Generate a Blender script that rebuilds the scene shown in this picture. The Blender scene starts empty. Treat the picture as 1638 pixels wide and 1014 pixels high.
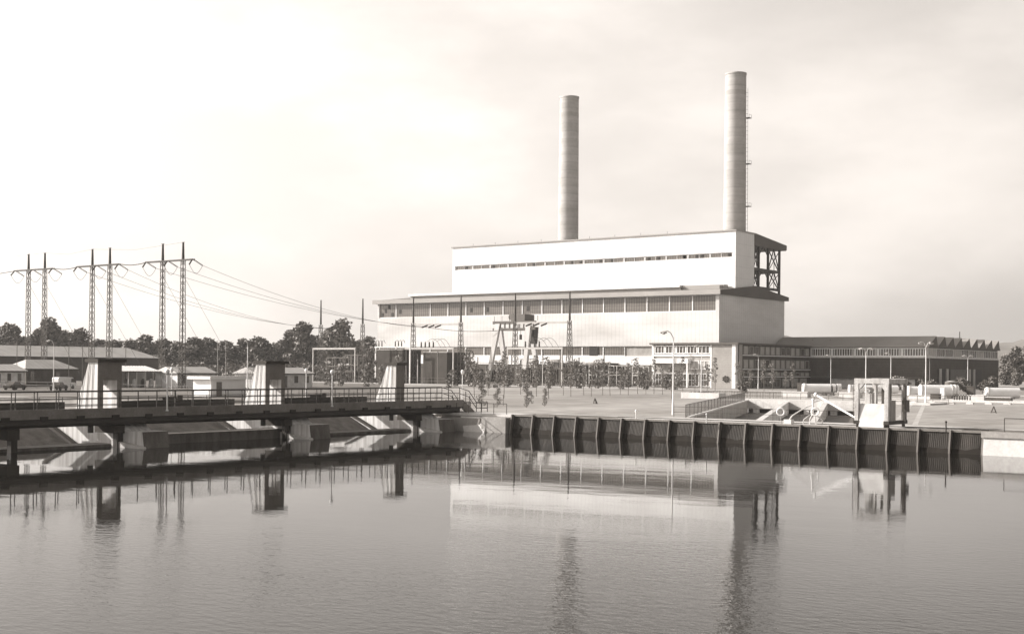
import bpy, math, random
from mathutils import Vector, Matrix
random.seed(7)
sc = bpy.context.scene
col = sc.collection
# ------------------------------------------------------------------ frame of the site
# x runs along the quay and the power station front, y runs inland along the footbridge
F, CS, SN, ROLL, H, GZ = 2069.0, 0.8039, 0.5948, 0.0088, 6.4, 1.7

def ray(px, py):
    u, w = px - 819.0, 588.0 - py
    X, Z = (u - ROLL * w) / F, (w + ROLL * u) / F
    return (X * CS - SN, X * SN + CS, Z)
def onz(px, py, z=GZ):
    r = ray(px, py); t = (z - H) / r[2]
    return Vector((r[0] * t, r[1] * t, z))
def onx(px, py, x):
    r = ray(px, py); t = x / r[0]
    return Vector((x, r[1] * t, H + r[2] * t))
def ony(px, py, y):
    r = ray(px, py); t = y / r[1]
    return Vector((r[0] * t, y, H + r[2] * t))
def ond(px, D, z=GZ):
    r = ray(px, 588)
    return Vector((r[0] * D, r[1] * D, z))

# ------------------------------------------------------------------ materials (a toned black-and-white world)
def tone(v):
    return (v ** 0.955, v, v ** 1.05, 1.0)
def nodes_of(name):
    m = bpy.data.materials.new(name); m.use_nodes = True
    nt = m.node_tree
    return m, nt, nt.nodes['Principled BSDF']
def mat(name, v, rough=0.7, var=0.12, scale=0.6, stretch=(1, 1, 1), bump=0.0, bscale=4.0, metal=0.0, spec=0.3, stripes=None, var2=0.0):
    """base tone v, broken up by noise of relative depth var; stripes = (axis vector, period, depth, sharp)"""
    m, nt, b = nodes_of(name)
    N, L = nt.nodes, nt.links
    b.inputs['Roughness'].default_value = rough
    b.inputs['Metallic'].default_value = metal
    b.inputs['Specular IOR Level'].default_value = spec
    tc = N.new('ShaderNodeNewGeometry')
    mp = N.new('ShaderNodeMapping'); mp.inputs['Scale'].default_value = stretch
    L.new(tc.outputs['Position'], mp.inputs['Vector'])
    nz = N.new('ShaderNodeTexNoise'); nz.inputs['Scale'].default_value = scale; nz.inputs['Detail'].default_value = 6; nz.inputs['Roughness'].default_value = 0.6
    L.new(mp.outputs[0], nz.inputs['Vector'])
    rp = N.new('ShaderNodeValToRGB')
    lo, hi = max(0.004, v * (1 - var)), min(0.95, v * (1 + var))
    rp.color_ramp.elements[0].position = 0.3; rp.color_ramp.elements[0].color = tone(lo)
    rp.color_ramp.elements[1].position = 0.7; rp.color_ramp.elements[1].color = tone(hi)
    L.new(nz.outputs['Fac'], rp.inputs['Fac'])
    out = rp.outputs['Color']
    if var2:
        n2 = N.new('ShaderNodeTexNoise'); n2.inputs['Scale'].default_value = scale * 9; n2.inputs['Detail'].default_value = 4
        L.new(tc.outputs['Position'], n2.inputs['Vector'])
        mr = N.new('ShaderNodeMapRange'); mr.inputs['From Min'].default_value = .3; mr.inputs['From Max'].default_value = .7
        mr.inputs['To Min'].default_value = 1 - var2; mr.inputs['To Max'].default_value = 1 + var2
        L.new(n2.outputs['Fac'], mr.inputs['Value'])
        mx = N.new('ShaderNodeVectorMath'); mx.operation = 'SCALE'
        L.new(out, mx.inputs[0]); L.new(mr.outputs[0], mx.inputs['Scale']); out = mx.outputs[0]
    if stripes:
        for axis, per, depth, duty in stripes:
            dt = N.new('ShaderNodeVectorMath'); dt.operation = 'DOT_PRODUCT'; dt.inputs[1].default_value = [a / per for a in axis]
            L.new(tc.outputs['Position'], dt.inputs[0])
            fr = N.new('ShaderNodeMath'); fr.operation = 'FRACT'; L.new(dt.outputs['Value'], fr.inputs[0])
            gt = N.new('ShaderNodeMath'); gt.operation = 'LESS_THAN'; gt.inputs[1].default_value = duty; L.new(fr.outputs[0], gt.inputs[0])
            ml = N.new('ShaderNodeMath'); ml.operation = 'MULTIPLY_ADD'; ml.inputs[1].default_value = depth; ml.inputs[2].default_value = 1.0
            L.new(gt.outputs[0], ml.inputs[0])
            mx = N.new('ShaderNodeVectorMath'); mx.operation = 'SCALE'
            L.new(out, mx.inputs[0]); L.new(ml.outputs[0], mx.inputs['Scale']); out = mx.outputs[0]
    L.new(out, b.inputs['Base Color'])
    if bump:
        nb = N.new('ShaderNodeTexNoise'); nb.inputs['Scale'].default_value = bscale; nb.inputs['Detail'].default_value = 5
        L.new(tc.outputs['Position'], nb.inputs['Vector'])
        bp = N.new('ShaderNodeBump'); bp.inputs['Strength'].default_value = bump; bp.inputs['Distance'].default_value = 0.1
        L.new(nb.outputs['Fac'], bp.inputs['Height']); L.new(bp.outputs[0], b.inputs['Normal'])
    return m
M = {}
M['clad'] = mat('white cladding', .80, .55, .09, .05, (1, 1, .3), stripes=[((1, 1, 0), 1.25, -.08, .16), ((0, 0, 1), 3.1, -.10, .05)], var2=.03)
M['clad_worn'] = mat('ribbed pale cladding', .60, .4, .20, .05, (1, 1, 3.0), spec=.5, stripes=[((1, 1, 0), 1.25, -.10, .2), ((0, 0, 1), 3.1, -.05, .05)])
M['white'] = mat('white paint', .80, .5, .06, .8)
M['white_old'] = mat('weathered white paint', .62, .6, .18, 1.2)
M['glazing'] = mat('wired glass', .10, .25, .18, .12, spec=.5, stripes=[((1, 1, 0), .8, .9, .2), ((0, 0, 1), 1.1, .45, .12)])
M['glass'] = mat('window glass', .10, .12, .35, .35, spec=.5)
M['blind'] = mat('drawn blind', .42, .7, .15, .5)
M['dark_open'] = mat('open vent', .02, .6, .2)
M['fascia'] = mat('grey sheet fascia', .34, .6, .08, .2)
M['roof_dark'] = mat('dark roof sheet', .10, .7, .12, .1)
M['roof_felt'] = mat('grey roof felt', .30, .8, .12, .15)
M['roof_light'] = mat('pale asbestos sheet', .50, .75, .14, .3, stripes=[((0, 1, 0), 1.1, -.12, .2)])
M['steel'] = mat('dark painted steel', .045, .55, .2, .7)
M['galv'] = mat('grey galvanised steel', .11, .55, .15, .7)
M['galv_light'] = mat('light galvanised steel', .42, .55, .15, .7)
M['concrete'] = mat('pale concrete', .56, .85, .16, .5, (1, 1, .35), bump=.15, var2=.08)
M['concrete_streak'] = mat('streaked concrete', .62, .85, .36, 2.6, (1, 1, .05), bump=.15, var2=.06)
M['concrete_wet_shade'] = mat('damp and shade dark concrete', .13, .6, .4, 1.2, (1, 1, .3), bump=.2, var2=.15)  # damp concrete, used also as painted shade on the pier noses
M['concrete_mid'] = mat('grey concrete', .34, .85, .22, .7, (1, 1, .5), bump=.2, var2=.1)
M['chimney'] = mat('board marked chimney concrete', .44, .85, .2, .12, (.5, .5, 3.0), bump=.1, stripes=[((0, 0, 1), 2.4, -.10, .16), ((0, 0, 1), 7.2, -.04, .5)], var2=.06)
M['chimney_band'] = mat('darker chimney band', .36, .85, .12, .3)
M['brick'] = mat('dark brick', .075, .85, .15, .5, stripes=[((0, 0, 1), .75, .16, .18)], var2=.15)
M['brick_light'] = mat('buff brick', .30, .85, .12, .6, stripes=[((0, 0, 1), .6, .08, .2)], var2=.12)
M['lawn'] = mat('dry mown grass', .30, .95, .34, .05, (1, .35, 1), bump=.3, bscale=2.5, var2=.2)
M['lawn_dark'] = mat('darker grass bank', .13, .95, .3, .3, bump=.4, bscale=3, var2=.3)
M['apron'] = mat('concrete apron slabs', .52, .85, .14, .35, bump=.1, stripes=[((1, 0, 0), 4.0, -.35, .03), ((0, 1, 0), 4.0, -.35, .03)], var2=.1)
M['track'] = mat('worn wheel track', .42, .95, .25, .4, var2=.15)
M['path'] = mat('pale gravel path', .52, .9, .1, .3, var2=.1)
M['asphalt'] = mat('worn road', .24, .9, .15, .2, var2=.1)
M['earth'] = mat('earth', .14, .95, .3, .05, var2=.2)
M['pile'] = mat('tarred sheet piling', .042, .6, .6, 1.1, (1, 1, .1), bump=.2, var2=.2)
M['tide'] = mat('wet tide mark', .02, .8, .3, .8, (1, 1, .4), spec=.15)
M['pile_edge'] = mat('worn pile flange', .15, .6, .35, 1.0, (1, 1, .3))
M['bark'] = mat('bark', .09, .9, .3, 3)
M['stake'] = mat('grey stem', .16, .9, .2, 3)
M['bridge_steel'] = mat('bridge paint', .030, .5, .3, .6)
M['bridge_fascia'] = mat('dusty bridge edge', .20, .7, .25, .8, (1, 1, .6), var2=.12)
M['dark_wall'] = mat('soot dark render', .045, .85, .2, .4)
M['render'] = mat('shade darkened concrete', .17, .9, .18, 1.0, (1, 1, .4), bump=.2, var2=.1)  # darker concrete tone that paints shade onto the hut fronts
M['rubber'] = mat('black rubber', .02, .7, .1)
M['car_paint'] = mat('dark car paint', .05, .2, .1, spec=.6)
M['worn_paint'] = mat('grimy pale paint', .5, .6, .4, 1.6, (1, 1, .3), var2=.2)
M['globe'] = mat('opal glass globe', .85, .15, .02, spec=.5)
M['ceramic'] = mat('brown insulator', .06, .25, .1, spec=.6)
M['transformer'] = mat('transformer grey', .07, .5, .25, .8)
def leafmat(name, v):
    m, nt, b = nodes_of(name)
    N, L = nt.nodes, nt.links
    b.inputs['Roughness'].default_value = .65; b.inputs['Specular IOR Level'].default_value = .25
    g = N.new('ShaderNodeNewGeometry')
    rp = N.new('ShaderNodeValToRGB')
    rp.color_ramp.elements[0].color = tone(v * .55); rp.color_ramp.elements[1].color = tone(v * 1.5)
    L.new(g.outputs['Random Per Island'], rp.inputs['Fac']); L.new(rp.outputs[0], b.inputs['Base Color'])
    return m
M['leaf'] = leafmat('tree leaves', .165)
M['leaf_young'] = leafmat('young leaves', .20)
M['leaf_bush'] = leafmat('bush leaves', .19)
M['leaf_pale'] = leafmat('pale leaves', .16)
# hills: wooded slope
M['hill'] = mat('distant wooded slope', .16, 1, .35, .02, bump=.5, bscale=.05)
# water
def water_mat():
    m, nt, b = nodes_of('calm river water')
    N, L = nt.nodes, nt.links
    b.inputs['Base Color'].default_value = (.016, .0145, .0125, 1)
    b.inputs['Roughness'].default_value = .018
    b.inputs['IOR'].default_value = 1.19
    g = N.new('ShaderNodeNewGeometry')
    mp = N.new('ShaderNodeMapping'); mp.inputs['Rotation'].default_value = (0, 0, math.radians(-36.5)); mp.inputs['Scale'].default_value = (.55, 1.0, 1)
    L.new(g.outputs['Position'], mp.inputs['Vector'])
    n1 = N.new('ShaderNodeTexNoise'); n1.inputs['Scale'].default_value = 3.4; n1.inputs['Detail'].default_value = 3; n1.inputs['Roughness'].default_value = .6
    n2 = N.new('ShaderNodeTexNoise'); n2.inputs['Scale'].default_value = .30; n2.inputs['Detail'].default_value = 2
    n3 = N.new('ShaderNodeTexNoise'); n3.inputs['Scale'].default_value = .045; n3.inputs['Detail'].default_value = 3
    for n in (n1, n2, n3): L.new(mp.outputs[0], n.inputs['Vector'])
    # a breeze ruffles the open water; the reach along the walls lies calmer
    dt = N.new('ShaderNodeVectorMath'); dt.operation = 'DOT_PRODUCT'; dt.inputs[1].default_value = (-.5948, .8039, 0); L.new(g.outputs['Position'], dt.inputs[0])
    op = N.new('ShaderNodeMapRange'); op.interpolation_type = 'SMOOTHSTEP'; op.inputs['From Min'].default_value = 58; op.inputs['From Max'].default_value = 33; op.inputs['To Min'].default_value = .06; op.inputs['To Max'].default_value = .8
    L.new(dt.outputs['Value'], op.inputs['Value'])
    mr = N.new('ShaderNodeMapRange'); mr.inputs['From Min'].default_value = .38; mr.inputs['From Max'].default_value = .62; mr.inputs['To Min'].default_value = .45; mr.inputs['To Max'].default_value = 1.0
    L.new(n3.outputs['Fac'], mr.inputs['Value'])
    ml = N.new('ShaderNodeMath'); ml.operation = 'MULTIPLY'; L.new(mr.outputs[0], ml.inputs[0]); L.new(op.outputs[0], ml.inputs[1])
    b1 = N.new('ShaderNodeBump'); b1.inputs['Distance'].default_value = .034
    L.new(ml.outputs[0], b1.inputs['Strength']); L.new(n1.outputs['Fac'], b1.inputs['Height'])
    b2 = N.new('ShaderNodeBump'); b2.inputs['Strength'].default_value = .6; b2.inputs['Distance'].default_value = .016
    L.new(n2.outputs['Fac'], b2.inputs['Height']); L.new(b1.outputs[0], b2.inputs['Normal'])
    L.new(b2.outputs[0], b.inputs['Normal'])
    return m
M['water'] = water_mat()

# ------------------------------------------------------------------ mesh building
def root_loc(o):
    v = Vector((0, 0, 0))
    while o is not None:
        v += o.location; o = o.parent
    return v
class MB:
    def __init__(s): s.v, s.f, s.sm, s.mi = [], [], [], []
    def add(s, vs, fs, smooth=False, mi=0):
        k = len(s.v); s.v += [tuple(p) for p in vs]
        for f in fs: s.f.append([i + k for i in f]); s.sm.append(smooth); s.mi.append(mi)
        return s
    def box(s, x0, x1, y0, y1, z0, z1, mi=0):
        if x0 > x1: x0, x1 = x1, x0
        if y0 > y1: y0, y1 = y1, y0
        vs = [(x0, y0, z0), (x1, y0, z0), (x1, y1, z0), (x0, y1, z0), (x0, y0, z1), (x1, y0, z1), (x1, y1, z1), (x0, y1, z1)]
        return s.hexa(vs, mi)
    def hexa(s, vs, mi=0):
        return s.add(vs, [(0, 3, 2, 1), (4, 5, 6, 7), (0, 1, 5, 4), (1, 2, 6, 5), (2, 3, 7, 6), (3, 0, 4, 7)], False, mi)
    def prism(s, poly, off, mi=0):
        n = len(poly); a = [Vector(p) for p in poly]; o = Vector(off)
        nrm = Vector((0, 0, 0))
        for i in range(n): nrm += a[i].cross(a[(i + 1) % n])
        if nrm.dot(o) > 0: a.reverse()
        vs = a + [p + o for p in a]
        return s.add(vs, [list(range(n)), list(range(2 * n - 1, n - 1, -1))] + [(i, n + i, n + (i + 1) % n, (i + 1) % n) for i in range(n)], False, mi)
    def cone(s, p0, p1, r0, r1=None, n=8, smooth=True, mi=0, cap=True):
        r1 = r0 if r1 is None else r1
        p0, p1 = Vector(p0), Vector(p1); d = (p1 - p0).normalized()
        a = d.orthogonal().normalized(); b = d.cross(a)
        vs = []
        for p, r in ((p0, r0), (p1, r1)):
            for i in range(n):
                t = 2 * math.pi * i / n
                vs.append(p + (a * math.cos(t) + b * math.sin(t)) * r)
        s.add(vs, [(i, (i + 1) % n, n + (i + 1) % n, n + i) for i in range(n)], smooth, mi)
        if cap: s.add(vs, [list(range(n - 1, -1, -1)), list(range(n, 2 * n))], False, mi)
        return s
    def tube(s, pts, r, n=5, mi=0):
        for a, b in zip(pts, pts[1:]): s.cone(a, b, r, r, n, True, mi)
        return s
    def bar(s, p0, p1, w, h=None, mi=0):
        h = w if h is None else h
        p0, p1 = Vector(p0), Vector(p1); d = (p1 - p0).normalized()
        up = Vector((0, 0, 1)) if abs(d.z) < .95 else Vector((0, 1, 0))
        a = d.cross(up).normalized() * w / 2; b = a.cross(d).normalized() * h / 2
        vs = [p0 - a - b, p0 + a - b, p0 + a + b, p0 - a + b, p1 - a - b, p1 + a - b, p1 + a + b, p1 - a + b]
        return s.add(vs, [(0, 3, 2, 1), (4, 5, 6, 7), (0, 1, 5, 4), (1, 2, 6, 5), (2, 3, 7, 6), (3, 0, 4, 7)], False, mi)
    def ball(s, c, r, n=10, mi=0, squash=1.0):
        vs, fs = [], []
        c = Vector(c); m = max(4, n // 2)
        for j in range(m + 1):
            ph = math.pi * j / m
            for i in range(n):
                t = 2 * math.pi * i / n
                vs.append(c + Vector((math.sin(ph) * math.cos(t) * r, math.sin(ph) * math.sin(t) * r, math.cos(ph) * r * squash)))
        for j in range(m):
            for i in range(n):
                fs.append((j * n + i, (j + 1) * n + i, (j + 1) * n + (i + 1) % n, j * n + (i + 1) % n))
        return s.add(vs, fs, True, mi)
    def ring(s, c, R, r, axis, n=20, k=8):
        c = Vector(c); ax = Vector(axis).normalized(); a = ax.orthogonal().normalized(); b = ax.cross(a)
        vs, fs = [], []
        for i in range(n):
            t = 2 * math.pi * i / n; d = a * math.cos(t) + b * math.sin(t)
            for j in range(k):
                q = 2 * math.pi * j / k
                vs.append(c + d * (R + r * math.cos(q)) + ax * r * math.sin(q))
        for i in range(n):
            for j in range(k):
                fs.append((i * k + j, ((i + 1) % n) * k + j, ((i + 1) % n) * k + (j + 1) % k, i * k + (j + 1) % k))
        return s.add(vs, fs, True)
    def build(s, name, mats, parent=None, loc=None):
        me = bpy.data.meshes.new(name)
        off = root_loc(parent) if parent is not None else Vector(loc or (0, 0, 0))
        me.from_pydata([Vector(p) - off for p in s.v], [], s.f)
        mats = mats if isinstance(mats, (list, tuple)) else [mats]
        for m in mats: me.materials.append(m)
        for p, q, k in zip(me.polygons, s.sm, s.mi):
            p.use_smooth = q; p.material_index = k
        me.update()
        o = bpy.data.objects.new(name, me); col.objects.link(o)
        if parent is not None: o.parent = parent
        elif loc is not None: o.location = loc
        return o
def tag(o, label=None, cat=None, group=None, kind=None):
    if label: o['label'] = label
    if cat: o['category'] = cat
    if group: o['group'] = group
    if kind: o['kind'] = kind
    return o
def thing(name, label, cat, loc, group=None, rz=0.0):
    o = bpy.data.objects.new(name, None); col.objects.link(o)
    o.location = loc; o.rotation_euler = (0, 0, rz); o.empty_display_size = .2
    return tag(o, label, cat, group)
def copy_thing(src, loc, label, rz=None, scale=None, group=None):
    def rec(o, p):
        c = o.copy(); col.objects.link(c)
        if p is not None: c.parent = p
        for ch in list(kids.get(o.name, [])): rec(ch, c)
        return c
    kids = {}
    for o in col.objects:
        if o.parent is not None: kids.setdefault(o.parent.name, []).append(o)
    r = rec(src, None); r.location = loc; r['label'] = label
    if rz is not None: r.rotation_euler = (0, 0, rz)
    if scale is not None: r.scale = (scale[0], scale[0], scale[1]) if isinstance(scale, tuple) else (scale,) * 3
    if group: r['group'] = group
    return r
ORD = ['first', 'second', 'third', 'fourth', 'fifth', 'sixth', 'seventh', 'eighth', 'ninth', 'tenth', 'eleventh', 'twelfth', 'thirteenth', 'fourteenth', 'fifteenth',
       'sixteenth', 'seventeenth', 'eighteenth', 'nineteenth', 'twentieth', 'twenty-first', 'twenty-second', 'twenty-third', 'twenty-fourth', 'twenty-fifth', 'twenty-sixth',
       'twenty-seventh', 'twenty-eighth', 'twenty-ninth', 'thirtieth']

# ------------------------------------------------------------------ water, ground, hills
w = MB(); w.add([(-3500, -600, 0), (3500, -600, 0), (3500, 104.5, 0), (-3500, 104.5, 0)], [(0, 1, 2, 3)])
tag(w.build('water', M['water']), kind='structure')
QY = 101.6                                    # foot of the quay wall
PIT = [Vector((-60.6, 111, GZ)), Vector((-42.4, 111, GZ)), Vector((-69.2, 178.6, GZ)), Vector((-87.7, 178.6, GZ))]
O = [Vector((-3500, 102.6, GZ)), Vector((3500, 102.6, GZ)), Vector((3500, 4500, GZ)), Vector((-3500, 4500, GZ))]
g = MB()
g.add(O + PIT, [(0, 1, 5, 4), (1, 2, 6, 5), (2, 3, 7, 6), (3, 0, 4, 7)])
g.add([(-3500, 102.6, GZ), (-3500, 102.6, -2), (3500, 102.6, -2), (3500, 102.6, GZ)], [(0, 1, 2, 3)])
tag(g.build('ground', M['lawn']), kind='structure')
# distant wooded hills
hm = MB()
def ridge(px0, px1, D, top, seed):
    random.seed(seed); n = 90; vs = []
    for i in range(n + 1):
        px = px0 + (px1 - px0) * i / n
        e = min(1, min(i, n - i) / (n * .12))
        h = e * top * (.75 + .18 * math.sin(i * .13 + seed) + .09 * math.sin(i * .37 + 2 * seed)) + random.uniform(-.02, .02) * top
        for k, (dd, hh) in enumerate(((0, 0), (70, .55), (150, .85), (240, 1.0), (520, .0))):
            p = ond(px, D + dd); vs.append((p.x, p.y, GZ + max(0, h * hh) + (0 if k else -1)))
    fs = [(i * 5 + k, (i + 1) * 5 + k, (i + 1) * 5 + k + 1, i * 5 + k + 1) for i in range(n) for k in range(4)]
    hm.add(vs, fs, True)
ridge(1050, 2300, 1250, 54, 1.3); ridge(-500, 900, 1500, 36, 2.2)
tag(hm.build('hills', M['hill']), kind='structure')

# strips on the ground
def strip(name, pts, z, m):
    s = MB(); s.add([(p[0], p[1], z) for p in pts], [list(range(len(pts)))])
    return tag(s.build(name, M[m]), kind='structure')
strip('quay_verge', [(-75.5, 102.7), (20, 102.7), (20, 108.2), (-75.5, 108.2)], GZ + .004, 'lawn_dark')
strip('quay_path', [(-75.5, 108.2), (20, 108.2), (20, 109.4), (-75.5, 109.4)], GZ + .008, 'path')
strip('concrete_apron', [(-66.5, 102.9), (-32.5, 102.9), (-33.5, 110.95), (-62.6, 110.95)], GZ + .012, 'apron')
strip('yard', [(-560, 107), (-98, 107), (-171, 190), (-234, 260), (-250, 305), (-560, 305)], GZ + .004, 'earth')
strip('yard_road', [(-330, 262), (-60, 262), (-60, 271), (-330, 271)], GZ + .012, 'path')
strip('garden_path', [(-130, 196), (-60, 214), (-60, 216.5), (-130, 198.5)], GZ + .008, 'asphalt')
strip('works_road', [(-85, 205), (60, 205), (60, 222), (-85, 222)], GZ + .012, 'path')
strip('works_yard', [(-145, 240), (60, 240), (60, 338), (-145, 338)], GZ + .004, 'asphalt')
for a, b in (((-74, 113.0), (-63, 113.6)), ((-74, 114.7), (-63, 115.3))): strip('wheel_track', [a, b, (b[0], b[1] + .45), (a[0], a[1] + .45)], GZ + .004, 'track')
for a, b in (((-41, 112), (-70, 200)), ((-39.2, 112), (-68.2, 200)), ((-34, 113), (10, 150)), ((-32.4, 113), (11.6, 150))): strip('wheel_track', [a, (a[0] + .5, a[1]), (b[0] + .5, b[1]), b], GZ + .006, 'track')
# low white kerb along the works road
k = MB(); k.box(-75, 55, 202.6, 203.2, GZ - .1, GZ + .3)
tag(k.build('kerb', M['concrete'], None), kind='structure')

# ------------------------------------------------------------------ quay wall of sheet piles with posts
qw = thing('quay_wall', 'dark sheet-piled quay wall with evenly spaced upright posts along the water', 'wall', (-53, QY, 0))
s = MB()
x0, x1, per = -75.6, -30.0, .15
nq = int((x1 - x0) / per)
prof = []
for i in range(nq):
    a = x0 + i * per
    prof += [(a, .0), (a + per * .40, .0), (a + per * .5, .03), (a + per * .9, .03)]
prof.append((x1, 0))
vs = []
for a, d in prof: vs += [(a, QY - .05 + d, -1.5), (a, QY + .62 + d, GZ - .06)]
s.add(vs, [(2 * i, 2 * i + 2, 2 * i + 3, 2 * i + 1) for i in range(len(prof) - 1)])
s.build('sheet_piling', M['pile'], qw)
s = MB(); rnd = random.Random(4)
ns = 150
tz = [.42 + .10 * math.sin(i * .21) + rnd.uniform(-.06, .06) for i in range(ns + 1)]
vs = []
def ypile(z): return QY - .05 + .67 * (z + 1.5) / (GZ - .06 + 1.5) - .012
for i in range(ns + 1):
    a = x0 + (x1 - x0) * i / ns; vs += [(a, ypile(-1), -1), (a, ypile(tz[i]), tz[i])]
s.add(vs, [(2 * i, 2 * i + 2, 2 * i + 3, 2 * i + 1) for i in range(ns)]); s.build('tide_band', M['tide'], qw)
s = MB(); s.box(x0, x1, QY + .5, QY + 1.25, GZ - .05, GZ + .10)
s.build('capping_beam', M['bridge_fascia'], qw)
for i in range(19):
    a = x0 + .25 + (x1 - x0 - .35) * i / 18
    p = MB(); p.hexa([(a - .065, QY - .34, -1.5), (a + .065, QY - .34, -1.5), (a + .065, QY + .0, -1.5), (a - .065, QY + .0, -1.5),
                      (a - .065, QY + .22, GZ + .12), (a + .065, QY + .22, GZ + .12), (a + .065, QY + .60, GZ + .12), (a - .065, QY + .60, GZ + .12)])
    p.build('post', M['pile_edge'], qw)
# pale concrete wall where the piling ends
cw = thing('concrete_wall', 'pale concrete wall ending the dark sheet piling at the water', 'wall', (-26, 100, 0))
s = MB(); s.hexa([(-29.95, QY - .6, -1.5), (15, QY - .6, -1.5), (15, 106, -1.5), (-29.95, 106, -1.5), (-29.95, QY - .1, 1.35), (15, QY - .1, 1.35), (15, 106, 1.35), (-29.95, 106, 1.35)])
s.build('wall', M['concrete'], cw)
s = MB(); s.box(-30.1, 15, QY - .25, QY + .35, 1.36, GZ + .1); s.build('coping', M['concrete_mid'], cw)
# railing at the right end of the quay
def railing(name, label, pts, h, npost, mats, loc=None, group=None, rails=(1.0, .5), r=.035, infill=0, cat='railing', parent=None):
    L = loc or pts[0]
    t = parent or thing(name, label, cat, L, group)
    P = [Vector(p) for p in pts]
    for fr in rails:
        m = MB(); m.tube([p + Vector((0, 0, h * fr)) for p in P], r, 6); m.build('rail', mats, t)
    seg = [(a, b, (b - a).length) for a, b in zip(P, P[1:])]; tot = sum(x[2] for x in seg)
    for i in range(npost):
        d = tot * i / max(1, npost - 1)
        for a, b, l in seg:
            if d <= l + 1e-6: q = a.lerp(b, d / l); break
            d -= l
        m = MB(); m.cone(q, q + Vector((0, 0, h)), r * 1.1, r * 1.1, 6); m.build('post', mats, t)
    if infill:
        m = MB()
        for a, b, l in seg:
            n = max(2, int(l / infill))
            for i in range(n):
                q = a.lerp(b, (i + .5) / n); m.bar(q + Vector((0, 0, h * .08)), q + Vector((0, 0, h)), .025)
        m.build('bar_panel', mats, t)
    return t
railing('railing', 'dark two-post railing above the pale concrete wall end', [(-29.0, 103.6, GZ), (-12, 103.6, GZ)], 1.1, 6, M['steel'], rails=(1.0,), r=.03)

# ------------------------------------------------------------------ barrage: piers, towers, gates
BX = -83.5
PIERY = [45.1, 62.6, 80.3, 97.9]
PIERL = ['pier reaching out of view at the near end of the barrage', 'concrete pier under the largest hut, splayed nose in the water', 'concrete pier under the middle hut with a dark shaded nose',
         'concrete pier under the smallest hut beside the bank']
for i, y in enumerate(PIERY):
    t = thing('barrage_pier', PIERL[i], 'pier', (-88, y, 0), 'piers of the barrage')
    s = MB()
    s.prism([(-98, y, -1.5), (-80.6, y, -1.5), (-81.2, y, .0), (-81.4, y, 1.25), (-83.4, y, 1.25), (-84.6, y, 1.95), (-98, y, 1.95)], (0, 2.4, 0))
    s.build('wall', [M['concrete_streak']], t)
    s = MB(); s.prism([(-80.58, y + .03, -1.5), (-80.5, y + .03, -1.5), (-81.1, y + .03, .0), (-81.32, y + .03, 1.24), (-81.39, y + .03, 1.24), (-81.18, y + .03, .0)], (0, 2.34, 0)); s.build('nose_shade', M['concrete_wet_shade'], t)  # thin dark facing, the shade of the nose put into its colour
    s = MB(); s.prism([(-84.5, y - .5, -1), (-80.3, y - .5, -1), (-80.9, y - .5, .12), (-84.5, y - .5, .55)], (0, .48, 0)); s.build('footing', M['concrete'], t)
def tower(y, depth, label, niche):
    z0, z1 = 1.97, 6.55
    t = thing('gate_hut', label, 'hut', (-88, y, z0), 'winch huts standing on the barrage')
    xf, xb0, xb1 = -87.0, -90.2, -88.15     # front plane, back foot, back head
    def xb(z): return xb0 + (xb1 - xb0) * (z - z0) / (z1 - z0)
    def slab(m, a, b, za, zb):
        m.hexa([(xb(za), a, za), (xf, a, za), (xf, b, za), (xb(za), b, za), (xb(zb), a, zb), (xf, a, zb), (xf, b, zb), (xb(zb), b, zb)])
    s = MB()
    if niche:
        slab(s, y, y + .55, z0, z1); slab(s, y + depth - .42, y + depth, z0, z1); slab(s, y + .55, y + depth - .42, 5.15, z1); s.box(-88.6, -88.35, y + .55, y + depth - .42, 4.7, 5.15)
    else:
        slab(s, y, y + depth, z0, z1)
    s.build('wall', M['concrete_streak'], t)
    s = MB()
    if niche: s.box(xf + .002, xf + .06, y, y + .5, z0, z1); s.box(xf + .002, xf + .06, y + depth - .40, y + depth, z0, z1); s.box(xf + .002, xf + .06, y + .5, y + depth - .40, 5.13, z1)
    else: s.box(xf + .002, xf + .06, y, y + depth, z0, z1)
    s.build('front_panel', M['render'], t)  # added dark overlay, paints the shade of the hut's bridge side
    s = MB(); s.box(xb1 - .28, xf + .28, y - .16, y + depth + .3, z1, z1 + .26); s.build('roof_slab', M['dark_wall'], t)
    s = MB()
    for kx in (-88.6, -88.1, -87.65):
        s.cone((kx - (.9 if kx < -88.5 else .45 if kx < -88 else .1), y - .05, z0), (kx + .15, y - .05, z1 - .15), .022, .022, 5)
    s.build('guide_rail', M['galv'], t)
tower(62.6, 2.25, 'largest concrete winch hut with dark flat roof and doorway, nearest on the barrage', True)
tower(80.3, 2.35, 'middle concrete winch hut with dark flat roof and doorway on the barrage', True)
tower(97.9, 1.25, 'smallest slim concrete winch hut without a doorway, beside the bank', False)
SL = ['low dark sill of the bay left of the nearest pier', 'low dark sill between the two largest huts', 'low dark sill of the bay beside the bank']
GL = ['inclined dark gate plate left of the largest hut', 'inclined dark gate plate between the two largest huts', 'inclined dark gate plate beside the smallest hut']
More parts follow.
